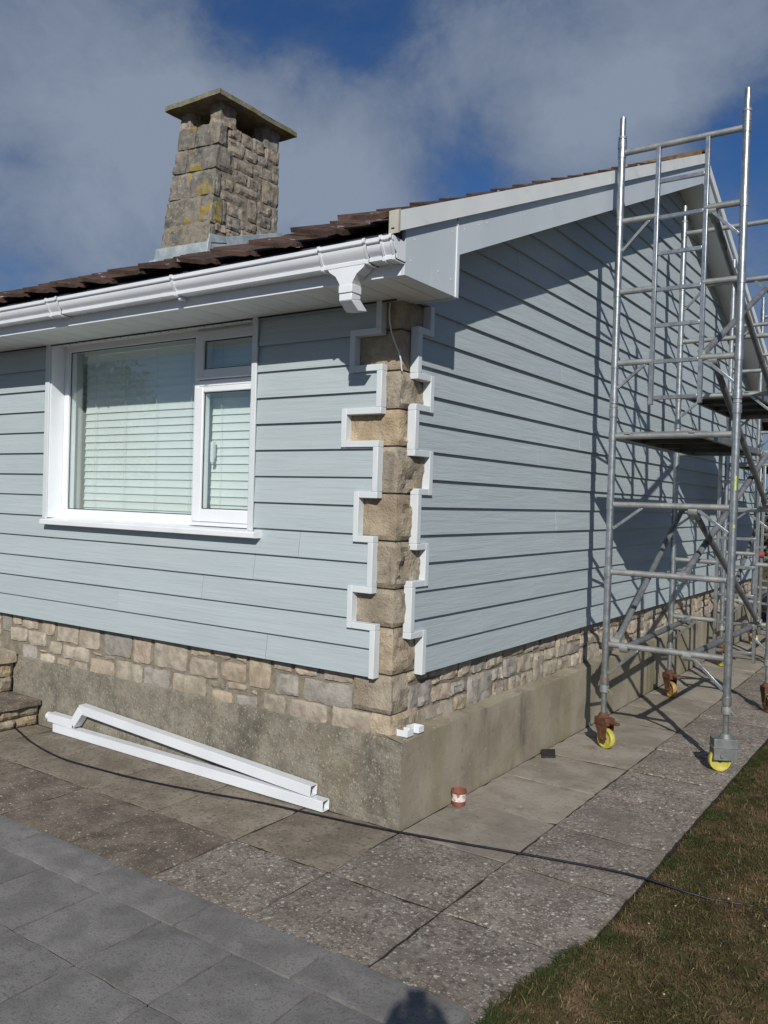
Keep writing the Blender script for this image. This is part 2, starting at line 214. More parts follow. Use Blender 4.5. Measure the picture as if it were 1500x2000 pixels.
# ------------------------------------------------------------------ building helpers
def empty(name, loc, label, cat, group=None, parent=None):
    o = bpy.data.objects.new(name, None); COL.objects.link(o); o.location = loc; o.empty_display_size = .2
    if parent is None: tag(o, label, cat, group)
    return o
def tag(o, label=None, cat=None, group=None, kind=None):
    if label: o['label'] = label
    if cat: o['category'] = cat
    if group: o['group'] = group
    if kind: o['kind'] = kind
    return o
def adopt(o, parent):
    o.parent = parent
    if parent is not None and parent.type == 'EMPTY': o.matrix_parent_inverse = Matrix.Translation(-parent.location)
    return o
class MB:
    def __init__(s): s.v = []; s.f = []
    def add(s, vs, fs):
        k = len(s.v); s.v += [tuple(p) for p in vs]; s.f += [tuple(i + k for i in q) for q in fs]; return s
    def hexa(s, p):   # 8 points: bottom ring 0-3, top ring 4-7
        return s.add(p, [(0, 3, 2, 1), (4, 5, 6, 7), (0, 1, 5, 4), (1, 2, 6, 5), (2, 3, 7, 6), (3, 0, 4, 7)])
    def box(s, x0, x1, y0, y1, z0, z1):
        return s.hexa([(x0, y0, z0), (x1, y0, z0), (x1, y1, z0), (x0, y1, z0), (x0, y0, z1), (x1, y0, z1), (x1, y1, z1), (x0, y1, z1)])
    def tube(s, p, q, r, n=12, r2=None, cap=True):
        p = Vector(p); q = Vector(q); d = (q - p).normalized(); r2 = r if r2 is None else r2
        a = d.orthogonal().normalized(); b = d.cross(a)
        vs = []
        for c, rr in ((p, r), (q, r2)):
            for i in range(n):
                t = 2 * math.pi * i / n; vs.append(c + (a * math.cos(t) + b * math.sin(t)) * rr)
        fs = [(i, (i + 1) % n, n + (i + 1) % n, n + i) for i in range(n)]
        if cap: fs += [tuple(reversed(range(n))), tuple(range(n, 2 * n))]
        return s.add(vs, fs)
    def path(s, pts, r, n=8):
        pts = [Vector(p) for p in pts]; vs = []; fs = []
        a = None
        for i, p in enumerate(pts):
            d = (pts[min(i + 1, len(pts) - 1)] - pts[max(i - 1, 0)]).normalized()
            a = (d.orthogonal() if a is None else (a - d * a.dot(d))).normalized(); b = d.cross(a)
            vs += [p + (a * math.cos(2 * math.pi * k / n) + b * math.sin(2 * math.pi * k / n)) * r for k in range(n)]
        for i in range(len(pts) - 1):
            for k in range(n): fs.append((i * n + k, i * n + (k + 1) % n, (i + 1) * n + (k + 1) % n, (i + 1) * n + k))
        fs += [tuple(reversed(range(n))), tuple(range((len(pts) - 1) * n, len(pts) * n))]
        return s.add(vs, fs)
    def bar(s, p, q, w, h, up=(0, 0, 1)):   # rectangular bar between two points
        p = Vector(p); q = Vector(q); d = (q - p).normalized(); sd = d.cross(Vector(up)).normalized(); u = sd.cross(d)
        return s.hexa([c + sd * a * w / 2 + u * b * h / 2 for c in (p, q) for a, b in ((-1, -1), (1, -1), (1, 1), (-1, 1))])
    def prism(s, poly, x0, x1):             # (y,z) outline pushed along x
        n = len(poly)
        return s.add([(x0, y, z) for y, z in poly] + [(x1, y, z) for y, z in poly], [tuple(reversed(range(n))), tuple(range(n, 2 * n))] + [(i, (i + 1) % n, n + (i + 1) % n, n + i) for i in range(n)])
    def lathe(s, c, prof, n=24, axis='z'):
        vs = []
        for r, h in prof:
            for i in range(n):
                t = 2 * math.pi * i / n; a, b = r * math.cos(t), r * math.sin(t)
                vs.append((c[0] + a, c[1] + b, c[2] + h) if axis == 'z' else ((c[0] + h, c[1] + a, c[2] + b) if axis == 'x' else (c[0] + a, c[1] + h, c[2] + b)))
        k = len(prof); fs = [(j * n + i, j * n + (i + 1) % n, (j + 1) * n + (i + 1) % n, (j + 1) * n + i) for j in range(k - 1) for i in range(n)]
        return s.add(vs, fs)
    def mesh(s, name, mat, smooth=None, fix=True):
        me = bpy.data.meshes.new(name); me.from_pydata(s.v, [], s.f)
        if fix:
            bm = bmesh.new(); bm.from_mesh(me); bmesh.ops.recalc_face_normals(bm, faces=bm.faces); bm.to_mesh(me); bm.free()
        for mm in (mat if isinstance(mat, (list, tuple)) else [mat]): me.materials.append(MATS[mm])
        if smooth is not None:
            me.polygons.foreach_set('use_smooth', [True] * len(me.polygons))
            try: me.set_sharp_from_angle(angle=R(smooth))
            except Exception: pass
        me.update(); return me
    def build(s, name, mat, parent=None, smooth=None, bevel=0, fix=True):
        o = bpy.data.objects.new(name, s.mesh(name, mat, smooth, fix)); COL.objects.link(o)
        if parent is not None: adopt(o, parent)
        if bevel:
            b = o.modifiers.new('bevel', 'BEVEL'); b.width = bevel; b.segments = 2; b.limit_method = 'ANGLE'; b.angle_limit = R(40)
            o.data.polygons.foreach_set('use_smooth', [True] * len(o.data.polygons))
            try: o.data.set_sharp_from_angle(angle=R(30))
            except Exception: pass
        return o
def inst(name, mesh, parent, loc, rot=(0, 0, 0), scale=(1, 1, 1)):
    o = bpy.data.objects.new(name, mesh); COL.objects.link(o); o.parent = parent
    if parent.type == 'EMPTY': o.matrix_parent_inverse = Matrix.Translation(-parent.location)
    o.location = loc; o.rotation_euler = rot; o.scale = scale; return o
def nz(p, s, seed=0.): return noise.noise(Vector(p) * s + Vector((seed, seed * 1.7, seed * .3)))

def stone(name, corners, n, depth, mat, parent, bulge=.012, rough=.008, res=6, wob=.010, rd=.011):
    """a roughly squared stone: bilinear face pushed out, uneven arrises, sides running back"""
    c = [Vector(p) for p in corners]; n = Vector(n).normalized(); sd = rnd(0, 100)
    eu = (c[1] - c[0]); ev = (c[3] - c[0]); w, h = eu.length, ev.length
    nu = max(3, min(res + 3, int(res * (w / max(h, .01)) ** .5))); nv = max(3, min(res + 2, int(res * (h / max(w, .01)) ** .5)))
    vs = []; tiltu, tiltv = rnd(-.006, .006), rnd(-.005, .005)
    for j in range(nv + 1):
        for i in range(nu + 1):
            u, v = i / nu, j / nv
            p = (c[0] * (1 - u) + c[1] * u) * (1 - v) + (c[3] * (1 - u) + c[2] * u) * v
            e = min(u, 1 - u) * w; f_ = min(v, 1 - v) * h; d = min(e, f_)
            edge = max(0, 1 - d / rd) ** 2
            out_ = bulge * (1 - edge) + rough * 1.1 * nz(p, 11, sd) + rough * .9 * nz(p, 30, sd) + tiltu * (u - .5) + tiltv * (v - .5)
            q = p + n * out_
            if edge > 0:   # wander of the outline, rounded corners
                q += eu.normalized() * wob * nz(p, 16, sd + 9) + ev.normalized() * wob * nz(p, 16, sd + 21)
                if e < .02 and f_ < .02:
                    q += ((c[0] + c[2]) / 2 - p).normalized() * .006
            vs.append(q)
    mb = MB(); nx = nu + 1
    fs = [(j * nx + i, j * nx + i + 1, (j + 1) * nx + i + 1, (j + 1) * nx + i) for j in range(nv) for i in range(nu)]
    rim = [i for i in range(nx)] + [j * nx + nu for j in range(1, nv + 1)] + [nv * nx + i for i in range(nu - 1, -1, -1)] + [j * nx for j in range(nv - 1, 0, -1)]
    k = len(vs)
    for r_ in rim: vs.append(vs[r_] - n * depth)
    m_ = len(rim)
    fs += [(rim[a], k + a, k + (a + 1) % m_, rim[(a + 1) % m_]) for a in range(m_)]
    mb.add(vs, fs)
    return mb.build(name, mat, parent, smooth=14, fix=False)

# orientation helpers for the two walls: a = distance from the corner, o = outward
def PF(a, o, z): return (-a, -o, z)
def PG(a, o, z): return (o, a, z)

# ------------------------------------------------------------------ ground, path, terrace, lawn
def sheet(name, x0, x1, y0, y1, z, mat): return MB().add([(x0, y0, z), (x1, y0, z), (x1, y1, z), (x0, y1, z)], [(0, 1, 2, 3)]).build(name, mat, fix=False)
ground = tag(sheet('ground', -400, 400, -400, 400, -.05, 'soil'), kind='structure')
path = tag(MB().box(-8, 1.318, -1.75, 13, -.12, -.012).build('path', 'joint_soil'), kind='structure')
def slab_mesh(w, l, h, mat, ch=.006, seed=0):
    mb = MB(); nw, nl = 7, 7; vs = []
    for j in range(nl + 1):
        for i in range(nw + 1):
            u, v = i / nw, j / nl; x = (u - .5) * w; y = (v - .5) * l; z = 0
            if i in (0, nw): x += rnd(-.005, .004); z = -ch * rnd(.5, 1.5)
            if j in (0, nl): y += rnd(-.005, .004); z = -ch * rnd(.5, 1.5)
            vs.append((x, y, z + rnd(-.0006, .0006)))
    nx = nw + 1; fs = [(j * nx + i, j * nx + i + 1, (j + 1) * nx + i + 1, (j + 1) * nx + i) for j in range(nl) for i in range(nw)]
    rim = list(range(nx)) + [j * nx + nw for j in range(1, nl + 1)] + [nl * nx + i for i in range(nw - 1, -1, -1)] + [j * nx for j in range(nl - 1, 0, -1)]
    k = len(vs); vs += [(vs[r_][0], vs[r_][1], -h) for r_ in rim]; q = len(rim)
    fs += [(rim[a], k + a, k + (a + 1) % q, rim[(a + 1) % q]) for a in range(q)]
    return mb.add(vs, fs).mesh('slab', mat, 40, False)
SM = {mk: [slab_mesh(.615, .622, .045, mk) for _ in range(3)] for mk in ('slab_buff', 'slab_front', 'slab_brown', 'slab_lichen')}
def place_slab(mk, cx, cy, sx=1, sy=1):
    inst('slab', random.choice(SM[mk]), path, (cx, cy, rnd(-.003, .001)), (rnd(-.007, .007), rnd(-.007, .007), random.choice((0, math.pi)) + rnd(-.004, .004)), (sx, sy, 1))
for k in range(12):                                   # two rows along the front
    cx = .050 - .315 - .630 * k
    place_slab('slab_front', cx, -.287, 1.005, 1.005 if k else 1.0)
    place_slab('slab_brown' if k > 0 else 'slab_lichen', cx, -.922)
for j in range(20):                                   # two columns along the gable, beginning beyond the corner
    cy = -.922 + .635 * j
    if j < 2:
        place_slab('slab_lichen', .368, cy, 1.01); place_slab('slab_lichen', 1.0, cy, 1.0)
    else:
        place_slab('slab_buff', .368, cy, 1.01); place_slab('slab_lichen' if j < 12 else 'slab_buff', 1.0, cy, 1.0)
# raised terrace of grey textured slabs
terrace = tag(MB().box(-8, 1.192, -9, -1.262, -.05, .015).build('terrace', 'joint_soil'), kind='structure')
TE = [slab_mesh(.616, .230, .05, 'terrace_slab', .004) for _ in range(2)]; TB = [slab_mesh(.397, .400, .05, 'terrace_slab', .004) for _ in range(3)]
TC = slab_mesh(.50, .400, .05, 'terrace_slab', .004)
for k in range(12): inst('terrace_slab', random.choice(TE), terrace, (.878 - .624 * k, -1.372, .06 + rnd(-.001, .001)), (rnd(-.002, .002), rnd(-.002, .002), rnd(-.003, .003)))
for j in range(13):
    y = -1.697 - .409 * j
    inst('terrace_slab', TC, terrace, (.94, y, .06), (0, 0, rnd(-.003, .003)), (.985, 1, 1))
    for k in range(14): inst('terrace_slab', random.choice(TB), terrace, (.488 - .4055 * k - (.0 if True else 0), y, .06 + rnd(-.0012, .0012)), (rnd(-.002, .002), rnd(-.002, .002), rnd(-.003, .003)))
# lawn
def edge_x(y): return 1.318 + .014 * nz((0, y, 0), 5) + .010 * nz((0, y, 0), 17) - (.13 * min(1, (-.35 - y) / .6) - .03 * nz((0, y, 0), 6) if y < -.35 else 0)
def lawn_z(x, y):
    over = max(0, min(1, (x - edge_x(y)) / .03)) * max(0, min(1, (-.25 - y) / .25)) * max(0, min(1, (1.6 - x) / .25))
    return -.024 + .012 * nz((x, y, 0), 2.5) - (.014 if x < 1.33 else 0) * (1 - over) + .036 * over
lawn = MB(); nxl, nyl = 70, 220
for j in range(nyl + 1):
    for i in range(nxl + 1):
        x = 1.16 + 7 * (i / nxl) ** 1.5; y = -2.2 + 14 * j / nyl
        lawn.v.append((x, y, lawn_z(x, y)))
lawn.f = [(j * (nxl + 1) + i, j * (nxl + 1) + i + 1, (j + 1) * (nxl + 1) + i + 1, (j + 1) * (nxl + 1) + i) for j in range(nyl) for i in range(nxl)]
tag(lawn.build('lawn', 'grass', smooth=60, fix=False), kind='structure')
def blades(name, mat, count, region, hmin, hmax, flat, wd=.0022, label=None, clump=0):
    mb = MB()
    k = 0
    while k < count:
        x, y = region()
        if x is None: continue
        k += 1
        a = rnd(0, 6.283); h = rnd(hmin, hmax); le = rnd(.2, flat) * h * 2; d = Vector((math.cos(a), math.sin(a), 0)); s_ = Vector((-d.y, d.x, 0)) * wd * rnd(.6, 1.3)
        p = Vector((x, y, lawn_z(x, y) - .003)); mid = p + d * le * .35 + Vector((0, 0, h * .7)); tip = p + d * le + Vector((0, 0, h * rnd(.55, 1.0)))
        mb.add([p - s_, p + s_, mid + s_ * .7, mid - s_ * .7, tip], [(0, 1, 2, 3), (3, 2, 4)])
    return tag(mb.build(name, mat, fix=False), label, 'grass', kind='stuff')
def reg_near():
    y = rnd(-1.9, 4.4); x = edge_x(y) + abs(random.gauss(0, .55)) - .006
    return (None, None) if (x < 1.21 or x > 3.0) else (x, y)
def reg_far():
    return (rnd(1.32, 4.5), rnd(-1.8, 9.5))
def reg_green():
    y = rnd(-1.6, 3.2); x = edge_x(y) + abs(random.gauss(0, .07)) - .012
    return (x, y) if (nz((x, y, 0), 2.7, 4) + nz((x, y, 0), 9, 2) * .5 > .02 and x > 1.15) else (None, None)
def reg_green2():
    x, y = rnd(1.2, 2.6), rnd(-1.5, 2.5)
    return (x, y) if nz((x, y, 0), 3.2, 11) > .28 and x > edge_x(y) else (None, None)
blades('dry_grass', 'grass', 52000, reg_near, .009, .026, 1.4, label='short parched brown grass beside the slab path')
blades('sparse_grass', 'grass', 14000, reg_far, .012, .034, 1.3, label='parched grass further out on the lawn')
blades('green_grass', 'grass_green', 7500, reg_green, .010, .030, 1.1, label='greener grass fringe along the path edge')
blades('green_tufts', 'grass_green', 3600, reg_green2, .010, .026, 1.2, label='green patches among the dry lawn')
blades('straw', 'straw', 9000, reg_near, .008, .026, 2.0, wd=.0016, label='pale dead straw lying in the lawn')
pb = MB()
for k in range(46):
    if k < 22: x, y, z = rnd(1.195, 1.27), rnd(-1.40, -1.12), .004
    elif k < 34: x, y, z = edge_x(0) + rnd(.0, .7), rnd(-1.2, 2.0), .004
    else: x, y, z = rnd(.06, 1.28), rnd(-.9, 3.0), .003
    r_ = rnd(.002, .0065); pb.lathe((x, y, z), [(.0005, r_ * .6), (r_ * .8, r_ * .35), (r_, 0), (r_ * .7, -r_ * .5), (.0005, -r_ * .5)], 6)
tag(pb.build('pebbles', 'pebble', smooth=60), 'scatter of small pale chips on path and lawn edge', 'gravel', kind='stuff')

# ------------------------------------------------------------------ the house
Z0, EX = .818, .16          # bottom of the boards, visible height of one board
ZS = 2.925                  # soffit
YW = 10.1; YM = YW / 2; PITCH = .4053; ANG = math.atan(PITCH)
HX = -7.2                   # far end of the house
house = empty('bungalow', (-3.0, 3.0, 0), 'grey weatherboarded bungalow with stone base, quoins and stone chimney', 'house')
# solid walls behind the boards
fw = MB(); c0 = .07
fw.box(HX, -3.25, c0, .30, 0, 3.05); fw.box(-1.09, -.281, c0, .30, 0, 3.05); fw.box(-3.25, -1.09, c0, .30, 0, 1.585)
front_wall = fw.build('front_wall', 'mortar', house)
gw = MB()
def rz(y): return 3.16 + PITCH * min(y, YW - y)
gw.add([(-c0, c0, 0), (-c0, YW, 0), (-c0, YW, rz(YW)), (-c0, YM, rz(YM)), (-c0, c0, rz(c0)), (-.28, c0, 0), (-.28, YW, 0), (-.28, YW, rz(YW)), (-.28, YM, rz(YM)), (-.28, c0, rz(c0))],
       [(0, 1, 2, 3, 4), (9, 8, 7, 6, 5), (0, 5, 6, 1), (1, 6, 7, 2), (2, 7, 8, 3), (3, 8, 9, 4), (4, 9, 5, 0)])
gable_wall = gw.build('gable_wall', 'mortar', house)
back = MB().box(HX, -.29, YW - .25, YW, 0, 3.05); back.box(HX - .02, HX, c0, YW, 0, 3.05)
back.build('rear_wall', 'mortar', house)
room = MB().box(-3.6, -.7, 1.9, 1.95, .2, 2.9); room.box(-3.6, -.7, .31, 1.9, .15, .2); room.box(-3.6, -.7, .31, 1.9, 2.9, 2.92); room.box(-3.62, -3.6, .31, 1.95, .15, 2.9); room.box(-.7, -.68, .31, 1.95, .15, 2.9)
room.build('room', 'inner_wall', house)

# rendered concrete plinth
def plinth(name, P, a0, a1, off, ztop, mat, seed, amp):
    mb = MB(); n = int((a1 - a0) / .05); rows = 11; vs = []
    for j in range(rows + 2):
        for i in range(n + 1):
            a = a0 + (a1 - a0) * i / n
            if j <= rows:
                z = -.03 + (ztop + .03) * j / rows; o_ = off + amp * nz((a, z, 0), 5, seed) + amp * .6 * nz((a, z, 0), 18, seed)
                if j == rows: z += .010 * nz((a, 0, 0), 4, seed) + .006 * nz((a, 0, 0), 17, seed); o_ -= .003
            else: z = ztop + .016 + .012 * nz((a, 9, 0), 6, seed) + .008 * nz((a, 9, 0), 21, seed); o_ = -.075
            vs.append(P(a, o_, z))
    nx = n + 1
    fs = [(j * nx + i, j * nx + i + 1, (j + 1) * nx + i + 1, (j + 1) * nx + i) for j in range(rows + 1) for i in range(n)]
    return mb.add(vs, fs).build(name, mat, house, smooth=24)
plinth('plinth', PF, -.038, 7.2, -.043, .478, 'plinth_front', 3., .004)
plinth('plinth', PG, .036, YW, .040, .483, 'plinth_gable', 8., .0025)

# rubble base
FST = [(1.479,1.674,.744,.83),(1.301,1.462,.759,.83),(1.157,1.26,.753,.83),(1.413,1.685,.611,.732),(1.158,1.393,.621,.743),(.956,1.134,.612,.83),(.788,.933,.748,.83),(.585,.759,.746,.83),(.321,.541,.745,.83),(.729,.92,.603,.733),(.326,.692,.594,.735),(1.335,1.479,.556,.606),(1.16,1.329,.566,.617),(1.275,1.471,.475,.546),(1.052,1.25,.475,.553),(1.058,1.129,.558,.591),(.828,1.01,.477,.597),(.51,.798,.475,.592),(.19,.471,.48,.6),(3.757,3.885,.656,.83),(3.617,3.75,.727,.83),(3.391,3.608,.713,.83),(3.173,3.355,.695,.83),(2.879,3.149,.661,.83),(2.629,2.868,.649,.83),(2.272,2.592,.633,.83),(2.065,2.26,.617,.83),(1.706,2.032,.618,.83),(3.54,3.762,.598,.708),(3.286,3.527,.59,.707),(3.398,3.599,.47,.588),(3.274,3.38,.548,.571),(3.172,3.373,.47,.545),(3.092,3.236,.555,.651),(2.75,3.068,.541,.645),(2.981,3.148,.472,.536),(2.77,2.932,.47,.533),(2.59,2.722,.61,.634),(2.454,2.573,.594,.63),(2.458,2.738,.474,.588),(2.152,2.443,.47,.607),(1.87,2.138,.475,.605),(1.514,1.838,.475,.605)]
GST = [(.225,.448,.759,.83),(.463,.599,.753,.83),(.607,.823,.711,.83),(.837,.984,.698,.83),(.995,1.205,.70,.83),(1.213,1.441,.697,.83),(1.823,2.067,.724,.83),(2.091,2.368,.708,.83),(2.398,2.621,.608,.83),(2.635,2.898,.704,.83),(.231,.496,.6,.743),(.508,.602,.706,.737),(.512,.73,.595,.692),(.741,.934,.595,.679),(.963,1.29,.478,.69),(1.30,1.463,.6,.685),(1.477,1.686,.592,.725),(1.697,1.971,.592,.712),(1.987,2.16,.48,.70),(2.172,2.389,.618,.70),(2.175,2.435,.48,.605),(2.454,2.695,.482,.595),(2.709,2.884,.48,.589),(2.637,2.874,.602,.692),(.347,.775,.482,.585),(.789,.953,.482,.585),(1.323,1.558,.482,.582),(1.566,1.757,.482,.582),(1.767,1.975,.48,.58),(2.90,3.01,.48,.62),(3.022,3.362,.478,.618),(2.91,3.346,.63,.723),(2.91,3.12,.733,.83),(3.13,3.35,.733,.83),(1.47,1.801,.735,.83)]
def rubble(a0, a1, z0=.482, z1=.835):
    out_ = []; a = a0
    while a < a1 - .05:
        wcol = rnd(.28, .46); wcol = min(wcol, a1 - a)
        kind = random.choice((0, 1, 1, 2, 3))
        if kind == 0: zs = [z0, z0 + rnd(.14, .2), z1]
        elif kind == 1: zs = [z0, z0 + rnd(.10, .13), z0 + rnd(.21, .26), z1]
        elif kind == 2: zs = [z0, z0 + rnd(.19, .24), z1]
        else: zs = [z0, z0 + rnd(.07, .1), z0 + rnd(.2, .24), z1]
        for b, t_ in zip(zs[:-1], zs[1:]):
            ncut = random.choice((1, 2, 2)); cuts = [0] + sorted(rnd(.35, .65) for _ in range(ncut - 1)) + [1]
            for u0, u1 in zip(cuts[:-1], cuts[1:]): out_.append((a + wcol * u0 + .006, a + wcol * u1 - .006, b + .006, t_ - .006))
        a += wcol
    return out_
for a0, a1, z0, z1 in FST + rubble(3.90, 5.2):
    a0 += .004; a1 -= .004; z0 += .004; z1 -= .004
    stone('wall_stone', [PF(a1, -.062, z0), PF(a0, -.062, z0), PF(a0, -.062, z1), PF(a1, -.062, z1)], (0, -1, 0), .03, 'stone', front_wall, bulge=rnd(.003, .008), rough=.006, res=8)
for a0, a1, z0, z1 in GST + rubble(3.375, 9.9):
    a0 += .002; a1 -= .002; z0 += .003; z1 -= .003
    stone('wall_stone', [PG(a0, -.062, z0), PG(a1, -.062, z0), PG(a1, -.062, z1), PG(a0, -.062, z1)], (1, 0, 0), .03, 'stone', gable_wall, bulge=rnd(.004, .012), rough=.011, res=8)

# corner quoins: rock-faced blocks that turn the corner
def quoin(fa, ga, z0, z1, rock):
    base = .048; sd = rnd(0, 99); mb = MB()
    tot = fa + ga - 2 * base; nn_ = max(8, int(tot / .022)); nv = max(5, int((z1 - z0) / .024))
    sc_ = (fa - base) / tot; vs = []
    S = sorted(set([i / nn_ for i in range(nn_ + 1)] + [sc_ - .012, sc_, sc_ + .012]))
    for j in range(nv + 1):
        v = j / nv; z = z0 + (z1 - z0) * v
        for s_ in S:
            d = s_ * tot
            if s_ < sc_: p = Vector((-(fa - d), base, z)); n = Vector((0, -1, 0))
            elif s_ > sc_: p = Vector((-base, base + (d - (fa - base)), z)); n = Vector((1, 0, 0))
            else: p = Vector((-base, base, z)); n = Vector((.6, -.6, 0))
            ez = min(v, 1 - v) * (z1 - z0); edge = max(0, 1 - ez / .020) ** 2
            k = abs(d - (fa - base)); nearc = max(0, 1 - k / .02)
            f1 = rock * (.034 * nz(p, 8, sd) + .022 * nz(p, 19, sd) + .010 * nz(p, 45, sd)) + .004 * nz(p, 14, sd)
            if s_ < sc_: f1 *= .5
            f1 = max(-.012, min(.024, f1 + .008 * rock))
            q = p + n * f1 * (1 - edge) * (1 - .7 * nearc) - n * .006 * edge
            vs.append(q)
    nx = len(S)
    fs = [(j * nx + i, j * nx + i + 1, (j + 1) * nx + i + 1, (j + 1) * nx + i) for j in range(nv) for i in range(nx - 1)]
    rim = list(range(nx)) + [j * nx + nx - 1 for j in range(1, nv + 1)] + [nv * nx + i for i in range(nx - 2, -1, -1)] + [j * nx for j in range(nv - 1, 0, -1)]
    k = len(vs)
    for r_ in rim:
        p = Vector(vs[r_]); vs.append(Vector((min(p.x, -.075) if p.x < -.06 or True else p.x, max(p.y, .085), p.z)))
    q = len(rim); fs += [(rim[a], k + a, k + (a + 1) % q, rim[(a + 1) % q]) for a in range(q)]
    return mb.add(vs, fs).build('quoin', 'quoin', front_wall, smooth=20, fix=False)
QZ = [2.935, 2.761, 2.534, 2.32, 2.113, 1.849, 1.582, 1.315, 1.098, .832]
FO = [.187, .364, .172, .410, .183, .307, .20, .333, .17]
GO = [.295, .172, .315, .163, .327, .213, .313, .177, .311]
for i in range(9):
    quoin(FO[i] - .02, GO[i] - .02, QZ[i + 1] + .005, QZ[i] - .005, (.3, .15, .8, .8, 1.1, .9, 1.1, .9, .6)[i])
quoin(.30, .20, .614, .826, .7); quoin(.18, .33, .478, .606, .6)

# stepped grey trim round the quoins
def stepped(P, wide, narrow, ztop, zbot, name, parent, first_wide):
    mb = MB(); tw, th = (.036 if P is PF else .040), .036; o0, o1 = -.045, .010
    def bx(a0, a1, z0, z1, oo=o1):
        p = [P(a, o_, z) for z in (z0, z1) for a, o_ in ((a0, o0), (a1, o0), (a1, oo), (a0, oo))]; mb.hexa(p)
    for aw, zt, zb, an_up, an_dn in wide:
        bx(aw - tw, aw, zb, zt)
        if an_up is not None: bx(an_up - tw, aw - tw, zt - th, zt)
        if an_dn is not None: bx(an_dn - tw, aw - tw, zb, zb + th)
    for an, zt, zb in narrow: bx(an - tw, an, zb, zt)
    return mb.build(name, 'trim_grey', parent, bevel=.003)
stepped(PF, [(.364, 2.769, 2.53, .187, .172), (.410, 2.326, 2.105, .172, .183), (.307, 1.855, 1.57, .183, .20), (.333, 1.321, 1.08, .20, .17)],
        [(.187, 2.922, 2.769), (.172, 2.53, 2.326), (.183, 2.105, 1.855), (.20, 1.57, 1.321), (.17, 1.08, .812)], 0, 0, 'quoin_trim', front_wall, False)
stepped(PG, [(.295, 2.922, 2.75, None, .172), (.315, 2.529, 2.318, .172, .163), (.327, 2.098, 1.845, .163, .213), (.313, 1.569, 1.323, .213, .177), (.311, 1.069, .812, .177, None)],
        [(.172, 2.75, 2.529), (.163, 2.318, 2.098), (.213, 1.845, 1.569), (.177, 1.323, 1.069)], 0, 0, 'quoin_trim', gable_wall, True)
FZ = [(9, 2.769, .187), (2.769, 2.53, .364), (2.53, 2.326, .172), (2.326, 2.105, .410), (2.105, 1.855, .183), (1.855, 1.57, .307), (1.57, 1.321, .20), (1.321, 1.08, .333), (1.08, 0, .17)]
GZ = [(9, 2.925, -.0), (2.925, 2.75, .295), (2.75, 2.529, .172), (2.529, 2.318, .315), (2.318, 2.098, .163), (2.098, 1.845, .327), (1.845, 1.569, .213), (1.569, 1.323, .313), (1.323, 1.069, .177), (1.069, 0, .311)]
def spans(tab, z0, z1):
    """cut a board's height at the steps of the trim: (za, zb, start)"""
    return [(max(z0, b), min(z1, t_), a) for t_, b, a in tab if min(z1, t_) - max(z0, b) > 1e-4]
LIP = .018
def board(P, zk, pieces, mat, parent, shift=0.):
    mb = MB()
    def of(z): return -LIP * min(1.3, (z - zk) / EX) + shift
    for za, zb, a0b, a0t, a1b, a1t in pieces:
        p = []
        for z, a0, a1 in ((za, a0b, a1b), (zb, a0t, a1t)):
            o_ = of(z); p += [P(a0, -.034, z), P(a1, -.034, z), P(a1, o_, z), P(a0, o_, z)]
        mb.hexa(p)
    return mb.build('siding_board', mat, parent)
WIN = (1.09, 3.25, 1.552)    # window opening: a from, a to, bottom
FJ = {4: [.71], 3: [1.07, 4.5], 2: [1.52], 1: [2.37], 0: [.95, 4.1], 5: [4.3], 7: [4.0]}
for k in range(14):
    zk = Z0 + EX * k; zt = min(zk + EX - .001, ZS)
    if zt - zk < .02: continue
    cuts = FJ.get(k, [])
    edges = [None] + cuts + [6.0]
    for i in range(len(edges) - 1):
        lo_, hi_ = edges[i], edges[i + 1]; left = []; right = []
        for za, zb, a in spans(FZ, zk, zt):
            st = (a - .022) if lo_ is None else lo_ + .002
            parts = [(za, zb)] if (zb <= WIN[2] or za >= WIN[2]) else [(za, WIN[2]), (WIN[2], zb)]
            for q0, q1 in parts:
                if q0 < WIN[2] - 1e-6: left.append((q0, q1, st, st, hi_ - .0015, hi_ - .0015))
                else:
                    if st < WIN[0]: left.append((q0, q1, st, st, min(hi_, WIN[0]), min(hi_, WIN[0])))
                    if hi_ > WIN[1]: right.append((q0, q1, max(st, WIN[1]), max(st, WIN[1]), hi_, hi_))
        if zk >= WIN[2] - EX and left and right and any(p[0] < WIN[2] - 1e-6 for p in left): left += right; right = []
        for pc in (left, right):
            if pc: board(PF, zk, pc, 'siding_front', front_wall, rnd(-.0012, .0012))
GJ = {11: [.98, 4.4], 8: [1.81, 5.4], 9: [2.6, 6.2], 5: [2.18, 5.8], 2: [1.81, 5.4], 10: [3.4], 7: [3.2, 6.8], 6: [4.0], 4: [3.0, 6.6], 3: [3.7], 1: [1.01, 4.6], 0: [2.9, 6.5], 12: [2.2, 5.8], 14: [.97, 4.5], 16: [1.38, 5.0], 13: [3.1], 15: [3.6, 6.0], 17: [4.1], 18: [3.3, 6.2], 20: [4.2], 22: [5.3]}
def gst(z): return max(0, (z - 3.19) / PITCH)     # where the sloping soffit meets the wall
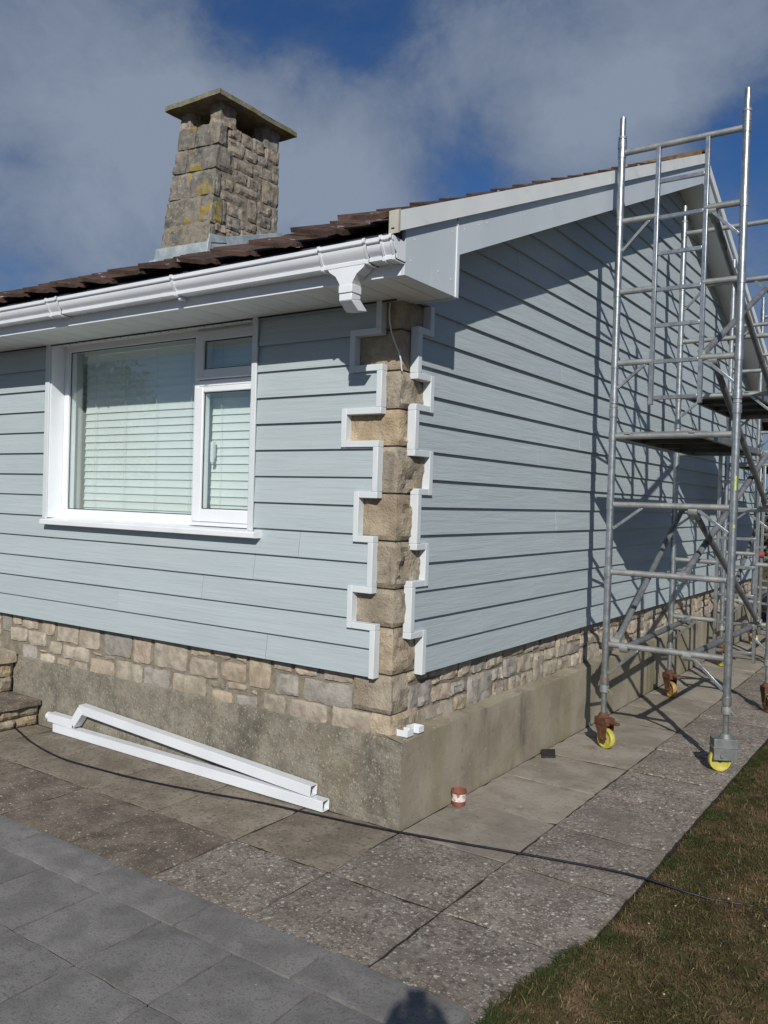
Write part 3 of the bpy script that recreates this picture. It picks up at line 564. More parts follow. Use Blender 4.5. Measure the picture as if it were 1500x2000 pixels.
for k in range(30):
    zk = Z0 + EX * k; zt = zk + EX - .001
    if gst(zt) > YM - .1: break
    edges = [None] + GJ.get(k, [4.5]) + [None]
    for i in range(len(edges) - 1):
        pcs = []
        for za, zb, a in spans(GZ, zk, zt):
            if edges[i] is None:
                sb = max(a - .022, gst(za)) if za < 2.92 else max(.0, gst(za)); stp = max(a - .022, gst(zb)) if zb <= 2.926 else max(.0, gst(zb))
            else: sb = stp = edges[i] + .002
            eb = YW - gst(za) if edges[i + 1] is None else edges[i + 1] - .0015
            et = YW - gst(zb) if edges[i + 1] is None else edges[i + 1] - .0015
            if eb - sb > .02: pcs.append((za, zb, sb, min(stp, et), eb, max(et, stp)))
        if pcs: board(PG, zk, pcs, 'siding_gable', gable_wall, rnd(-.0012, .0012))

# ---------------- window
wy = .11
win = MB()
def wbx(mb, x0, x1, z0, z1, y0=wy, y1=wy + .07): mb.box(x0, x1, y0, y1, z0, z1)
wbx(win, -3.20, -3.145, 1.60, 2.925); wbx(win, -1.215, -1.13, 1.60, 2.925)
wbx(win, -3.145, -1.215, 2.872, 2.925); wbx(win, -3.145, -1.215, 1.60, 1.672)
wbx(win, -1.757, -1.715, 1.672, 2.872)
wbx(win, -1.715, -1.215, 2.535, 2.575)
window = win.build('window', 'upvc', house, bevel=.004)
def sash(x0, x1, z0, z1, gx0, gx1, gz0, gz1):
    s_ = MB(); y0, y1 = wy - .018, wy + .05
    s_.box(x0, gx0, y0, y1, z0, z1); s_.box(gx1, x1, y0, y1, z0, z1); s_.box(gx0, gx1, y0, y1, gz1, z1); s_.box(gx0, gx1, y0, y1, z0, gz0)
    return s_.build('sash', 'upvc', window, bevel=.006)
sash(-1.735, -1.165, 2.580, 2.900, -1.660, -1.215, 2.645, 2.835)
sash(-1.735, -1.165, 1.632, 2.530, -1.655, -1.212, 1.718, 2.492)
def pane(x0, x1, z0, z1, y):
    MB().box(x0, x1, y, y + .004, z0, z1).build('pane', 'glass', window)
    s_ = MB(); w_ = .007
    for a, b, c, d in ((x0, x0 + w_, z0, z1), (x1 - w_, x1, z0, z1), (x0 + w_, x1 - w_, z1 - w_, z1), (x0 + w_, x1 - w_, z0, z0 + w_)): s_.box(a, b, y - .004, y - .0005, c, d)
    s_.build('gasket', 'rubber', window)
pane(-3.146, -1.756, 1.671, 2.873, wy + .022); pane(-1.661, -1.214, 2.644, 2.836, wy + .002); pane(-1.656, -1.211, 1.717, 2.493, wy + .002)
sl = MB()
sl.add([PF(a, o_, z) for a in (1.02, 3.225) for o_, z in ((-.16, 1.553), (.052, 1.553), (.062, 1.556), (.062, 1.586), (.056, 1.592), (-.10, 1.608), (-.16, 1.610))],
       [tuple(range(6, -1, -1)), tuple(range(7, 14))] + [(i, (i + 1) % 7, 7 + (i + 1) % 7, 7 + i) for i in range(7)])
sl.build('sill', 'upvc', window, bevel=.002)
MB().box(-1.70, -1.16, wy - .075, wy - .001, 1.608, 1.630).build('sill_upstand', 'upvc', window, bevel=.003)
rv = MB(); rv.box(-3.245, -3.201, -.002, .18, 1.605, 2.924); rv.build('reveal', 'upvc', window)
rv = MB(); rv.box(-1.129, -1.09, -.002, .18, 1.605, 2.924); rv.build('reveal', 'upvc', window)
for a0, a1 in ((1.076, 1.118), (3.212, 3.262)):
    MB().box(-a1, -a0, -.016, -.003, 1.597, 2.923).build('window_trim', 'trim_grey', window, bevel=.003)
ir = MB(); ir.box(-3.22, -3.17, .181, .42, 1.60, 2.92); ir.box(-1.18, -1.10, .181, .42, 1.60, 2.92); ir.box(-3.17, -1.18, .181, .42, 1.60, 1.64); ir.box(-3.17, -1.18, .181, .42, 2.89, 2.92)
ir.build('inner_reveal', 'inner_wall', window)
lk = MB(); lk.box(-1.645, -1.625, wy + .052, wy + .075, 2.03, 2.17); lk.box(-1.640, -1.630, wy + .075, wy + .09, 2.06, 2.18); lk.build('latch', 'upvc', window, bevel=.004)

def blind(x0, x1, y, z0, z1, label):
    b = empty('venetian_blind', ((x0 + x1) / 2, y, z1), label, 'blind', 'blinds hanging inside the window')
    MB().box(x0, x1, y - .02, y + .03, z1 - .03, z1).build('head_rail', 'blind', b)
    n = int((z1 - z0 - .05) / .0555) + 1; tl = R(81); hw = .0298; mb = MB()
    prof = [(-hw, .0), (-hw * .5, .0025), (0, .0034), (hw * .5, .0025), (hw, 0)]
    pts = []
    for d, h in prof: pts.append((d * math.cos(tl) + h * math.sin(tl), d * math.sin(tl) - h * math.cos(tl)))
    back_ = [(p[0] + .0016, p[1] + .0016) for p in reversed(pts)]
    me = MB().prism(pts + back_, -(x1 - x0) / 2, (x1 - x0) / 2).mesh('slat', 'blind', 40)
    for i in range(n): inst('slat', me, b, ((x0 + x1) / 2, y + .005, z1 - .055 - .0555 * i), (rnd(-.01, .01), 0, rnd(-.0015, .0015)))
    MB().box(x0, x1, y - .015, y + .02, z0, z0 + .018).build('bottom_rail', 'blind', b)
    for u in ((.12, .37, .62, .88) if x1 - x0 > .8 else (.25, .75)):
        x = x0 + (x1 - x0) * u; MB().tube((x, y - .028, z0), (x, y - .028, z1), .0012, 5).build('cord', 'cord', b)
blind(-3.09, -1.715, .225, 1.642, 2.885, 'wide off-white venetian blind behind the large fixed pane')
blind(-1.712, -1.19, .225, 1.642, 2.885, 'narrow off-white venetian blind behind the opening casements')

# ---------------- eaves
sfm = MB().box(-.0485, .0485, -.40, .13, -.010, 0).mesh('soffit_board', 'soffit')
soff = MB().box(HX, .24, -.40, .06, ZS + .002, ZS + .02).build('soffit', 'soffit', house)
for k in range(46): inst('soffit_board', sfm, soff, (.19 - .100 * k, 0, ZS + .0005 + (0 if k % 2 else .0006)))
vh = MB()
for k in range(60): vh.tube((-.25 - .085 * k, .045, ZS - .0108), (-.25 - .085 * k, .045, ZS - .008), .0045, 8)
vh.build('vent_holes', 'hole', soff)
tk = MB().box(HX, -.06, -.008, .004, ZS - .018, ZS - .0105); tk.build('soffit_bead', 'felt', soff)
MB().box(HX, .24, -.412, -.401, ZS - .016, 3.12).build('fascia', 'upvc', house)
MB().add([(x, y, z) for x in (HX, .235) for y, z in ((-.401, 3.121), (-.470, 3.098), (-.474, 3.06), (-.470, 3.06), (-.464, 3.094), (-.40, 3.112))],
         [tuple(range(6)), tuple(range(11, 5, -1))] + [(i, (i + 1) % 6, 6 + (i + 1) % 6, 6 + i) for i in range(6)]).build('eaves_tray', 'felt', house)
# gutter, an ogee profile
GP = [(-.414, 3.055), (-.414, 2.972), (-.418, 2.968), (-.486, 2.968), (-.492, 2.971), (-.493, 2.988), (-.488, 2.993), (-.494, 2.999), (-.505, 3.008), (-.513, 3.020), (-.517, 3.034), (-.518, 3.046), (-.527, 3.048), (-.530, 3.052), (-.530, 3.068), (-.526, 3.071), (-.520, 3.070)]
def gprof(scale): 
    cy, cz = -.45, 3.015
    return [(cy + (y - cy) * scale, cz + (z - cz) * scale) for y, z in GP]
gin = [(y + (.003 if y < -.45 else -.003), z + .003) for y, z in reversed(GP)]
gutter = MB().prism(GP + gin, HX, .262).build('gutter', 'upvc_new', house, smooth=35)
MB().prism(GP + [(-.414, 3.06)], .2625, .266).build('stop_end', 'upvc_new', gutter)
def union(x0, x1):
    o_ = [(y - (.004 if y < -.45 else -.002), z - (.004 if z < 3.0 else -.003)) for y, z in GP]
    MB().prism(o_ + [(y + .0035, z + .0035) for y, z in reversed(GP)], x0, x1).build('bracket', 'upvc_new', gutter, smooth=35)
    r_ = [(y - (.009 if y < -.45 else -.002), z - (.009 if z < 3.0 else -.006)) for y, z in GP]
    for xx in (x0, x1 - .014) if x1 - x0 > .03 else ():
        MB().prism(r_ + [(y + .003, z + .003) for y, z in reversed(GP)], xx, xx + .014).build('clip_ring', 'upvc_new', gutter, smooth=35)
union(-2.50, -2.375); union(-3.9, -3.775); union(.190, .261); union(-.190, .105)
for x in (-1.28, -4.9):
    r_ = [(y - (.007 if y < -.45 else -.002), z - (.007 if z < 3.0 else -.006)) for y, z in GP]
    MB().prism(r_ + [(y + .003, z + .003) for y, z in reversed(GP)], x - .009, x + .009).build('clip_ring', 'upvc_new', gutter, smooth=35)
    MB().box(x - .013, x + .013, -.470, -.4135, 2.945, 2.9665).build('bracket', 'upvc_new', gutter, bevel=.004)
# outlet under the gutter, with its offset bend
oc = -.035; om = MB()
ring = lambda hw, y0, y1, z: [(oc - hw, y0, z), (oc + hw, y0, z), (oc + hw, y1, z), (oc - hw, y1, z)]
lv = [ring(.115, -.4935, -.418, 2.966), ring(.105, -.4935, -.418, 2.950), ring(.066, -.4935, -.420, 2.925), ring(.046, -.4935, -.422, 2.895), ring(.0385, -.493, -.420, 2.880), ring(.0385, -.493, -.420, 2.868)]
for a, b in zip(lv[:-1], lv[1:]): om.hexa(b + a)
om.build('outlet', 'upvc_new', gutter)
so = MB(); so.hexa(ring(.042, -.4965, -.4165, 2.838) + ring(.042, -.4965, -.4165, 2.876)); so.build('outlet_collar', 'upvc_new', gutter, bevel=.002)
bd = MB(); s1 = ring(.0395, -.494, -.419, 2.834); s2 = ring(.0395, -.494, -.419, 2.800)
s2 = [(x, y, 2.800 + (0.012 if y > -.45 else 0)) for x, y, z in s2]
bd.hexa(s2 + s1); dv = Vector((0, .062, -.045)); bd.hexa([tuple(Vector(p) + dv) for p in s2] + s2)
bd.build('offset_bend', 'upvc_new', gutter, bevel=.003)

# ---------------- gable verge: box end, barge boards, verge caps
def bb(y): return 3.0945 + PITCH * y          # bottom of the barge board
def bt(y): return 3.296 + PITCH * y           # top of it, under the cap
mir = lambda poly: [(YW - y, z) for y, z in poly]
X0, X1 = .2415, .262
box_poly = [(-.412, ZS - .017), (.078, ZS - .017), (.078, bt(.078)), (-.412, bt(-.412))]
leg_poly = [(.0915, ZS - .017), (.116, ZS - .017), (.116, bb(.116)), (.36, bb(.36)), (.36, bt(.36)), (.0915, bt(.0915))]
brd = [(.363, bb(.363)), (YM, bb(YM)), (YM, bt(YM)), (.363, bt(.363))]
for f_ in (lambda p: p, mir):
    MB().prism(f_(box_poly), X0, X1).build('box_end', 'barge', house)
    MB().prism(f_(leg_poly), X0, X1 + .0005).build('barge_board', 'barge', house)
    MB().prism(f_(brd), X0, X1 - .001).build('barge_board', 'barge', house)
    MB().prism(f_([(.0785, ZS - .019), (.091, ZS - .019), (.091, bt(.085) - .02), (.0785, bt(.085) - .02)]), X0, X1 + .005).build('joint_trim', 'upvc', house)
    MB().prism(f_([(-.505, bt(-.505)), (YM, bt(YM)), (YM, bt(YM) + .098), (-.505, bt(-.505) + .098)]), .245, .286).build('verge_cap', 'verge', house)
    MB().prism(f_([(-.522, bt(-.522) - .006), (-.506, bt(-.506) - .006), (-.506, bt(-.506) + .104), (-.522, bt(-.522) + .104)]), .236, .291).build('verge_end', 'end_cap', house)
    MB().prism(f_([(.02, bb(.02) + .085), (YM, bb(YM) + .085), (YM, bb(YM) + .095), (.02, bb(.02) + .095)]), -.06, X0 - .001).build('gable_soffit', 'soffit', house)
MB().prism([(-.519, bt(-.519) + .014), (-.5225, bt(-.522) + .014), (-.5225, bt(-.522) + .022), (-.519, bt(-.519) + .022)], .250, .268).build('slot', 'hole', house)
MB().box(-.06, .24, .06, .1155, ZS + .001, ZS + .015).build('box_soffit', 'soffit', house)
MB().box(-.02, .241, .117, .13, ZS - .017, bb(.12) + .09).build('box_back', 'barge', house)
sc = MB()
for y, z in ((-.33, 3.10), (-.36, 2.99), (.03, 2.99), (.03, 3.24), (.16, 3.29), (.32, 3.36), (.42, 3.40), (.9, 3.59), (1.3, 3.74), (-.1, 3.0)):
    sc.tube((X1, y, z), (X1 + .002, y, z), .004, 8)
sc.build('screw_caps', 'upvc', house)

# ---------------- roof
def tz(y): return 3.324 + PITCH * y
deck = [(-.455, tz(-.455) - .03), (YM, tz(YM) - .03), (YW + .455, tz(-.455) - .03), (YW + .455, tz(-.455) - .07), (YM, tz(YM) - .07), (-.455, tz(-.455) - .07)]
roof = MB().prism(deck, HX - .1, .240).build('roof', 'felt', house)
TW, TL, GA = .300, .42, .345
def tile_mesh():
    mb = MB(); n = 9; vs = []
    for j, yy in enumerate((0, TL)):
        for t_ in (0, -.024):
            for i in range(n + 1):
                u = i / n; x = u * (TW + .025)
                h = .056 * (1 - u) ** 1.2 + .012 * math.exp(-((u - .9) / .08) ** 2) + rnd(-.0015, .0015)
                vs.append((x + rnd(-.001, .001), yy + (rnd(-.004, .004) if j == 0 else 0), h + t_))
    nx = n + 1; A, B, C, D = 0, nx, 2 * nx, 3 * nx; fs = []
    for i in range(n):
        fs += [(A + i, A + i + 1, C + i + 1, C + i), (B + i + 1, B + i, D + i, D + i + 1), (B + i, B + i + 1, A + i + 1, A + i), (C + i, C + i + 1, D + i + 1, D + i)]
    fs += [(A, C, D, B), (A + n, B + n, D + n, C + n)]
    return mb.add(vs, fs).mesh('tile', 'roof_tile', 35, False)
TM = [tile_mesh() for _ in range(4)]
cs, sn = math.cos(ANG), math.sin(ANG); cnt = 0
rest = MB(); NC = 25; NR = 17
for j in range(NR):
    d = j * GA
    for i in range(NC):
        x = .243 - TW * (i + 1) - .02; y = -.505 + d * cs; z = tz(-.505) + d * sn + .012 + (.034 if i == 0 else .016 if i == 1 else 0)
        if -4.95 < x < -4.05 and 2.45 < y + .2 < 3.75: continue
        rot = (ANG - .045 + rnd(-.008, .008), rnd(-.035, .035), rnd(-.012, .012))
        big_ = j < 6 or i < 14 - max(0, j - 10)
        if cnt < 296 and (j < 7 or i < 11):
            inst('tile', random.choice(TM), roof, (x, y + rnd(-.008, .008), z + rnd(-.004, .006)), rot); cnt += 1
        else:
            mt = Matrix.Translation((x, y, z)) @ Matrix.Rotation(rot[0], 4, 'X'); me = TM[0]
            rest.add([mt @ v.co for v in me.vertices], [tuple(p.vertices) for p in me.polygons])
ro = rest.build('far_tiles', 'roof_tile', roof, smooth=35, fix=False); ro['kind'] = 'stuff'
rs = MB()
for j in range(NR):
    d = j * GA
    for i in range(NC):
        mt = Matrix.Translation((.243 - TW * (i + 1) - .02, YW + .505 - d * cs, tz(-.505) + d * sn + .012)) @ Matrix.Rotation(-(ANG - .045), 4, 'X') @ Matrix.Scale(-1, 4, (0, 1, 0)); me = TM[1]
        rs.add([mt @ v.co for v in me.vertices], [tuple(reversed(p.vertices)) for p in me.polygons])
ro = rs.build('rear_tiles', 'roof_tile', roof, smooth=35, fix=False); ro['kind'] = 'stuff'
rg = MB(); prof = [(.125 * math.cos(R(a)), .085 * math.sin(R(a))) for a in range(0, 181, 20)]
inner = [(.105 * math.cos(R(a)), .068 * math.sin(R(a))) for a in range(180, -1, -20)]
rme = MB().prism(prof + inner, -.225, .225).mesh('ridge_tile', 'ridge_tile', 40)
for k in range(16): inst('ridge_tile', rme, roof, (.04 - .455 * k, YM, tz(YM) + .02 + rnd(-.004, .004)), (0, rnd(-.008, .008), 0))

# ---------------- chimney
ch = MB()
bA = [(-4.97, 2.44), (-4.205, 2.44), (-4.205, 3.60), (-4.97, 3.60)]; tA = [(-4.80, 2.645), (-4.205, 2.645), (-4.205, 3.555), (-4.80, 3.555)]
zb_, zt_ = 4.20, 5.85
ch.hexa([(x, y, zb_) for x, y in bA] + [(x, y, zt_) for x, y in tA])
chimney = ch.build('chimney', 'mortar', house)
def cf(u, v):   # point of the leaning front face, u left->right, v bottom->top
    a = Vector((-4.965, 2.49, 4.535)); b = Vector((-4.18, 2.49, 4.50)); c = Vector((-4.18, 2.618, 5.855)); d = Vector((-4.83, 2.618, 5.905))
    return (a * (1 - u) + b * u) * (1 - v) + (d * (1 - u) + c * u) * v
cn = Vector((.02, -1, .1)).normalized()
rows = [(0, .17, [0, .52, 1]), (.175, .40, [0, .27, .73, 1]), (.405, .615, [0, .47, 1]), (.62, .815, [0, .3, 1]), (.82, 1.0, [0, .43, 1])]
for v0, v1, cu in rows:
    for u0, u1 in zip(cu[:-1], cu[1:]):
        stone('chimney_stone', [cf(u0 + .006, v0 + .004), cf(u1 - .006, v0 + .004), cf(u1 - .006, v1 - .004), cf(u0 + .006, v1 - .004)], cn, .07, 'chim_lichen', chimney, bulge=.010, rough=.013, res=9, rd=.007, wob=.006)
CST = [(2.753,2.956,5.744,5.866),(2.967,3.129,5.725,5.86),(3.14,3.324,5.716,5.871),(3.337,3.58,5.685,5.871),(2.751,2.994,5.56,5.735),(3.03,3.21,5.59,5.715),(3.222,3.452,5.603,5.705),(3.458,3.581,5.475,5.675),(2.851,3.149,5.428,5.55),(3.168,3.457,5.47,5.592),(2.857,3.056,5.29,5.418),(3.067,3.291,5.285,5.412),(3.31,3.581,5.20,5.466),(2.637,2.845,5.15,5.275),(2.894,3.29,5.175,5.277),(2.65,3.057,5.04,5.14),(3.243,3.474,5.055,5.185),(2.67,2.754,4.771,5.03),(2.762,3.063,4.9,5.03),(3.079,3.236,4.92,5.165),(3.485,3.585,4.9,5.19),(2.759,2.971,4.745,4.885),(2.98,3.23,4.80,4.905),(3.249,3.471,4.918,5.045),(2.579,2.75,4.66,4.76),(2.76,2.96,4.65,4.735),(2.97,3.23,4.70,4.79),(3.24,3.47,4.78,4.905),(3.48,3.585,4.78,4.89)]
for a0, a1, z0, z1 in CST:
    stone('chimney_stone', [(-4.20, a0, z0), (-4.20, a1, z0), (-4.20, a1, z1), (-4.20, a0, z1)], (1, 0, 0), .04, 'chim_stone', chimney, bulge=rnd(.005, .013), rough=.012, rd=.007, wob=.006, res=7)
# corner blocks turning onto the right face
for v0, v1, dep in ((0, .17, .09), (.175, .40, .17), (.405, .615, .10), (.62, .815, .22), (.82, 1.0, .12)):
    p0, p1 = cf(1, v0 + .004), cf(1, v1 - .004)
    stone('chimney_stone', [(-4.20, p0.y, p0.z), (-4.20, p0.y + dep + .02, p0.z), (-4.20, p1.y + dep, p1.z), (-4.20, p1.y, p1.z)], (1, 0, 0), .04, 'chim_lichen', chimney, bulge=.018, rough=.012, rd=.010, wob=.006)
# left and rear faces
for k in range(5):
    z0 = 4.6 + .25 * k; xl = -4.95 + .105 * (z0 - 4.45)
    for j in range(3):
        y0 = 2.62 + .31 * j
        stone('chimney_stone', [(xl, y0 + .30, z0), (xl, y0, z0), (xl + .025, y0, z0 + .24), (xl + .025, y0 + .30, z0 + .24)], (-1, 0, .1), .06, 'chim_lichen', chimney, bulge=.02, rough=.012, res=4)
# top posts and capping slab
for x0, x1, y0, y1, mk in ((-4.82, -4.66, 2.62, 2.78, 'chim_stone'), (-4.37, -4.18, 2.615, 2.86, 'chim_stone'), (-4.37, -4.19, 3.31, 3.57, 'chim_stone'), (-4.82, -4.64, 3.35, 3.57, 'chim_stone')):
    mb = MB(); n = 5; vs = []; sd = rnd(0, 50)
    bm = bmesh.new(); bmesh.ops.create_cube(bm, size=1); bmesh.ops.subdivide_edges(bm, edges=bm.edges, cuts=4, use_grid_fill=True)
    for v in bm.verts:
        p = Vector((x0 + (v.co.x + .5) * (x1 - x0), y0 + (v.co.y + .5) * (y1 - y0), 5.83 + (v.co.z + .5) * .25))
        rr = Vector((v.co.x, v.co.y, 0)); 
        if abs(v.co.x) > .45 and abs(v.co.y) > .45: p -= Vector((math.copysign(.005, v.co.x), math.copysign(.005, v.co.y), 0))
        v.co = p + rr * .03 * nz(p, 7, sd) + rr * .03 * nz(p, 26, sd)
    me = bpy.data.meshes.new('post'); bm.to_mesh(me); bm.free(); me.materials.append(MATS[mk])
    ob = bpy.data.objects.new('chimney_post', me); COL.objects.link(ob); ob.parent = chimney
bm = bmesh.new(); bmesh.ops.create_cube(bm, size=1); bmesh.ops.subdivide_edges(bm, edges=bm.edges, cuts=9, use_grid_fill=True)
for v in bm.verts:
    p = Vector((-4.49 + v.co.x * .85, 3.10 + v.co.y * 1.26, 6.098 + v.co.z * .06)); e = Vector((v.co.x, v.co.y, v.co.z))
    v.co = p + Vector((.012 * nz(p, 6) * (abs(v.co.x) > .49), .012 * nz(p, 6, 3) * (abs(v.co.y) > .49), .004 * nz(p, 7, 5) - .008 * (max(abs(v.co.x), abs(v.co.y)) > .49) * (v.co.z > .4)))
me = bpy.data.meshes.new('cap'); bm.to_mesh(me); bm.free(); me.materials.append(MATS['chim_cap'])
ob = bpy.data.objects.new('chimney_cap', me); COL.objects.link(ob); ob.parent = chimney
fl = MB()
def frow(pts, name):
    MB().hexa(pts).build(name, 'lead', chimney, bevel=.004)
fy = 2.425
frow([(-5.0, fy, 4.30), (-4.15, fy, 4.30), (-4.15, fy + .05, 4.30), (-5.0, fy + .05, 4.30), (-4.985, fy + .022, 4.545), (-4.15, fy + .022, 4.51), (-4.15, fy + .07, 4.51), (-4.985, fy + .07, 4.545)], 'apron_flashing')
frow([(-4.178, 2.44, 4.28), (-4.150, 2.44, 4.28), (-4.150, 3.62, 4.76), (-4.178, 3.62, 4.76), (-4.178, 2.455, 4.545), (-4.160, 2.455, 4.545), (-4.160, 3.62, 4.93), (-4.178, 3.62, 4.93)], 'side_flashing')
frow([(-4.158, 2.45, 4.50), (-4.1495, 2.45, 4.50), (-4.1495, 2.72, 4.56), (-4.158, 2.72, 4.56), (-4.158, 2.47, 4.60), (-4.152, 2.47, 4.60), (-4.152, 2.70, 4.63), (-4.158, 2.70, 4.63)], 'step_flashing')
MB().box(-5.06, -4.97, 2.42, 3.62, 4.25, 4.42).build('side_flashing', 'lead', chimney, bevel=.004)

# thin cable hanging down the top quoins
cb = MB().path([(-.118, .025, 2.915), (-.117, .018, 2.86), (-.112, .016, 2.80), (-.098, .016, 2.74), (-.082, .017, 2.70), (-.062, .018, 2.655), (-.045, .022, 2.62), (-.038, .028, 2.585), (-.037, .034, 2.545), (-.036, .040, 2.525)], .0042, 7)
tag(cb.build('loose_cable', 'trim_grey', smooth=60), 'thin grey cable dangling over the two top corner stones', 'cable')

# ------------------------------------------------------------------ scaffold towers
TR = .0265
def castor(parent, x, y, ztop, ang, body, wheel, style):
    """stem + forked bracket + wheel, the wheel standing on the path"""
    c = MB().tube((x, y, .255), (x, y, ztop), .0205, 14)
    stem = c.build('castor_stem', 'galv', parent, smooth=40)
    ca, sa = math.cos(ang), math.sin(ang); f = Vector((ca, sa, 0)); s_ = Vector((-sa, ca, 0)); wr = .076; tr_ = .035
    wc = Vector((x, y, wr)) + f * tr_
    b = MB(); b.tube((x, y, .228), (x, y, .262), .045, 16, .030)
    P0 = Vector((x, y, 0))
    def bx(c0_, df, ds, z0, z1):
        b.hexa([tuple(c0_ + f * i * df + s_ * j * ds + Vector((0, 0, z))) for z in (z0, z1) for i, j in ((-1, -1), (1, -1), (1, 1), (-1, 1))])
    if style == 'fork':
        bx(P0 + f * .012, .062, .045, .176, .230)
        for sg in (-1, 1):
            cc = P0 + s_ * sg * .037
            b.hexa([tuple(cc + f * a + s_ * q * .004 + Vector((0, 0, z))) for z, r_ in ((.050, ((.012, -1), (.060, -1), (.060, 1), (.012, 1))), (.180, ((-.050, -1), (.074, -1), (.074, 1), (-.050, 1)))) for a, q in r_])
        b.tube(wc - s_ * .05, wc + s_ * .05, .010, 8)
        b.hexa([tuple(P0 + f * a + s_ * q * .016 + Vector((0, 0, z))) for z, aa in ((.195, (.06, .155)), (.215, (.06, .150))) for a, q in ((aa[0], -1), (aa[1], -1), (aa[1], 1), (aa[0], 1))])
    else:
        bx(P0 + f * .01, .080, .052, .085, .232); bx(P0 + f * .01, .086, .056, .168, .176)
        b.tube(wc - s_ * .062 + Vector((0, 0, .04)), wc + s_ * .062 + Vector((0, 0, .04)), .014, 8)
    b.build('castor_bracket', body, stem, bevel=.003)
    w = MB(); hw = .021; w.v = []; n = 28; prof = [(.018, -hw * .7), (.052, -hw * .55), (.060, -hw), (wr - .004, -hw), (wr, -hw * .7), (wr, hw * .7), (wr - .004, hw), (.060, hw), (.052, hw * .55), (.018, hw * .7)]
    vs = []
    for r_, h in prof:
        for i in range(n):
            t_ = 2 * math.pi * i / n; vs.append(wc + f * r_ * math.cos(t_) + Vector((0, 0, r_ * math.sin(t_))) + s_ * h)
    k = len(prof); fs = [(j * n + i, j * n + (i + 1) % n, ((j + 1) % k) * n + (i + 1) % n, ((j + 1) % k) * n + i) for j in range(k) for i in range(n)]
    w.add(vs, fs).build('wheel', wheel, stem, smooth=35)
def frame(parent, xa, xb, y, z0, z1, rungs, ladder=None, ymat='galv', collar=True, gus=()):
    """one end frame: two posts, rungs between them, weld collars, optional built-in ladder"""
    pm_ = MB()
    for x in (xa, xb):
        pm_.tube((x, y, z0), (x, y, z1), TR, 16)
        for z in rungs: pm_.tube((x, y, z - .035), (x, y, z + .035), TR + .0035, 16)
        for z in ((z0 + .05, z1 - .045) if collar else ()): pm_.tube((x, y, z - .03), (x, y, z + .03), TR + .006, 16)
    fr_ = pm_.build('end_frame', ymat, parent, smooth=40)
    for x in (xa, xb):
        MB().tube((x, y, z1), (x, y, z1 + .155), .0215, 14).build('spigot', 'galv', fr_, smooth=40)
        MB().tube((x, y, z1 - .004), (x, y, z1 + .014), TR + .004, 14).build('spigot_collar', 'galv_dull', fr_, smooth=40)
    for i, z in enumerate(rungs):
        if ladder and i < len(rungs) - 1 and ladder[2]:
            MB().tube((xa + TR, y, z), (ladder[0], y, z), .0225, 12).build('rung', 'galv_dull', fr_, smooth=40)
            MB().tube((ladder[1], y, z), (xb - TR, y, z), .0225, 12).build('rung', 'galv_dull', fr_, smooth=40)
        else: MB().tube((xa + TR, y, z), (xb - TR, y, z), .0225, 12).build('rung', 'galv_dull', fr_, smooth=40)
    if ladder:
        la, lb, _, lz0, lz1 = ladder
        for x in (la, lb): MB().box(x - .015, x + .015, y - .018, y + .018, lz0, lz1).build('ladder_stile', 'galv', fr_, bevel=.003)
        n = int(round((lz1 - lz0) / .26))
        for k in range(n + 1):
            z = lz1 - .262 * k
            if z < lz0 + .02: continue
            if any(abs(z - r_) < .03 for r_ in rungs) and not ladder[2]: continue
            if k: MB().box(la + .0155, lb - .0155, y - .013, y + .013, z - .014, z + .014).build('ladder_rung', 'galv', fr_, bevel=.003)
    for xs, zs, xe, ze in gus: MB().bar((xs, y, zs), (xe, y, ze), .022, .018, (0, 1, 0)).build('gusset', 'galv', fr_, bevel=.002)
    return fr_
def brace(parent, p, q, mat='brace_grey'):
    p = Vector(p); q = Vector(q); d = (q - p).normalized(); m_ = MB().tube(p + d * .05, q - d * .05, .0235, 14)
    o_ = m_.build('brace', mat, parent, smooth=40)
    for e, s_ in ((p, 1), (q, -1)):
        h = MB(); h.tube(e + Vector((-.03, 0, 0)), e + Vector((.03, 0, 0)), .036, 14); h.bar(e, e + d * s_ * .10, .05, .045)
        h.build('brace_hook', 'galv_dull', o_, smooth=40)
    return o_
def deck_board(name, x0, x1, y0, y1, z, label):
    e = empty(name, ((x0 + x1) / 2, (y0 + y1) / 2, z), label, 'platform', 'platforms of the scaffold towers')
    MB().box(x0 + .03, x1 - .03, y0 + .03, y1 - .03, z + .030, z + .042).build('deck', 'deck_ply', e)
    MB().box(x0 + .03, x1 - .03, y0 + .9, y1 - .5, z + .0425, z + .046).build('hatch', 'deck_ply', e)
    for a, b, c, d in ((x0, x0 + .029, y0 + .05, y1 - .05), (x1 - .029, x1, y0 + .05, y1 - .05), (x0, x1, y0 + .025, y0 + .049), (x0, x1, y1 - .049, y1 - .025)):
        MB().box(a, b, c, d, z - .008, z + .045).build('deck_rail', 'brace_grey', e, bevel=.003)
    for k in range(3):
        yy = y0 + .5 + .55 * k; MB().box(x0 + .03, x1 - .03, yy, yy + .03, z - .005, z + .0295).build('deck_bearer', 'deck_ply', e)
    for yy in (y0, y1):
        for xx in (x0 + .06, x1 - .10):
            MB().box(xx, xx + .04, yy - .030, yy + .030, z + .024, z + .036).build('hook', 'galv_dull', e, bevel=.004)
RZ1 = [.78, 1.325, 1.83, 2.34]; RZ2 = [2.885, 3.415, 3.94, 4.45]
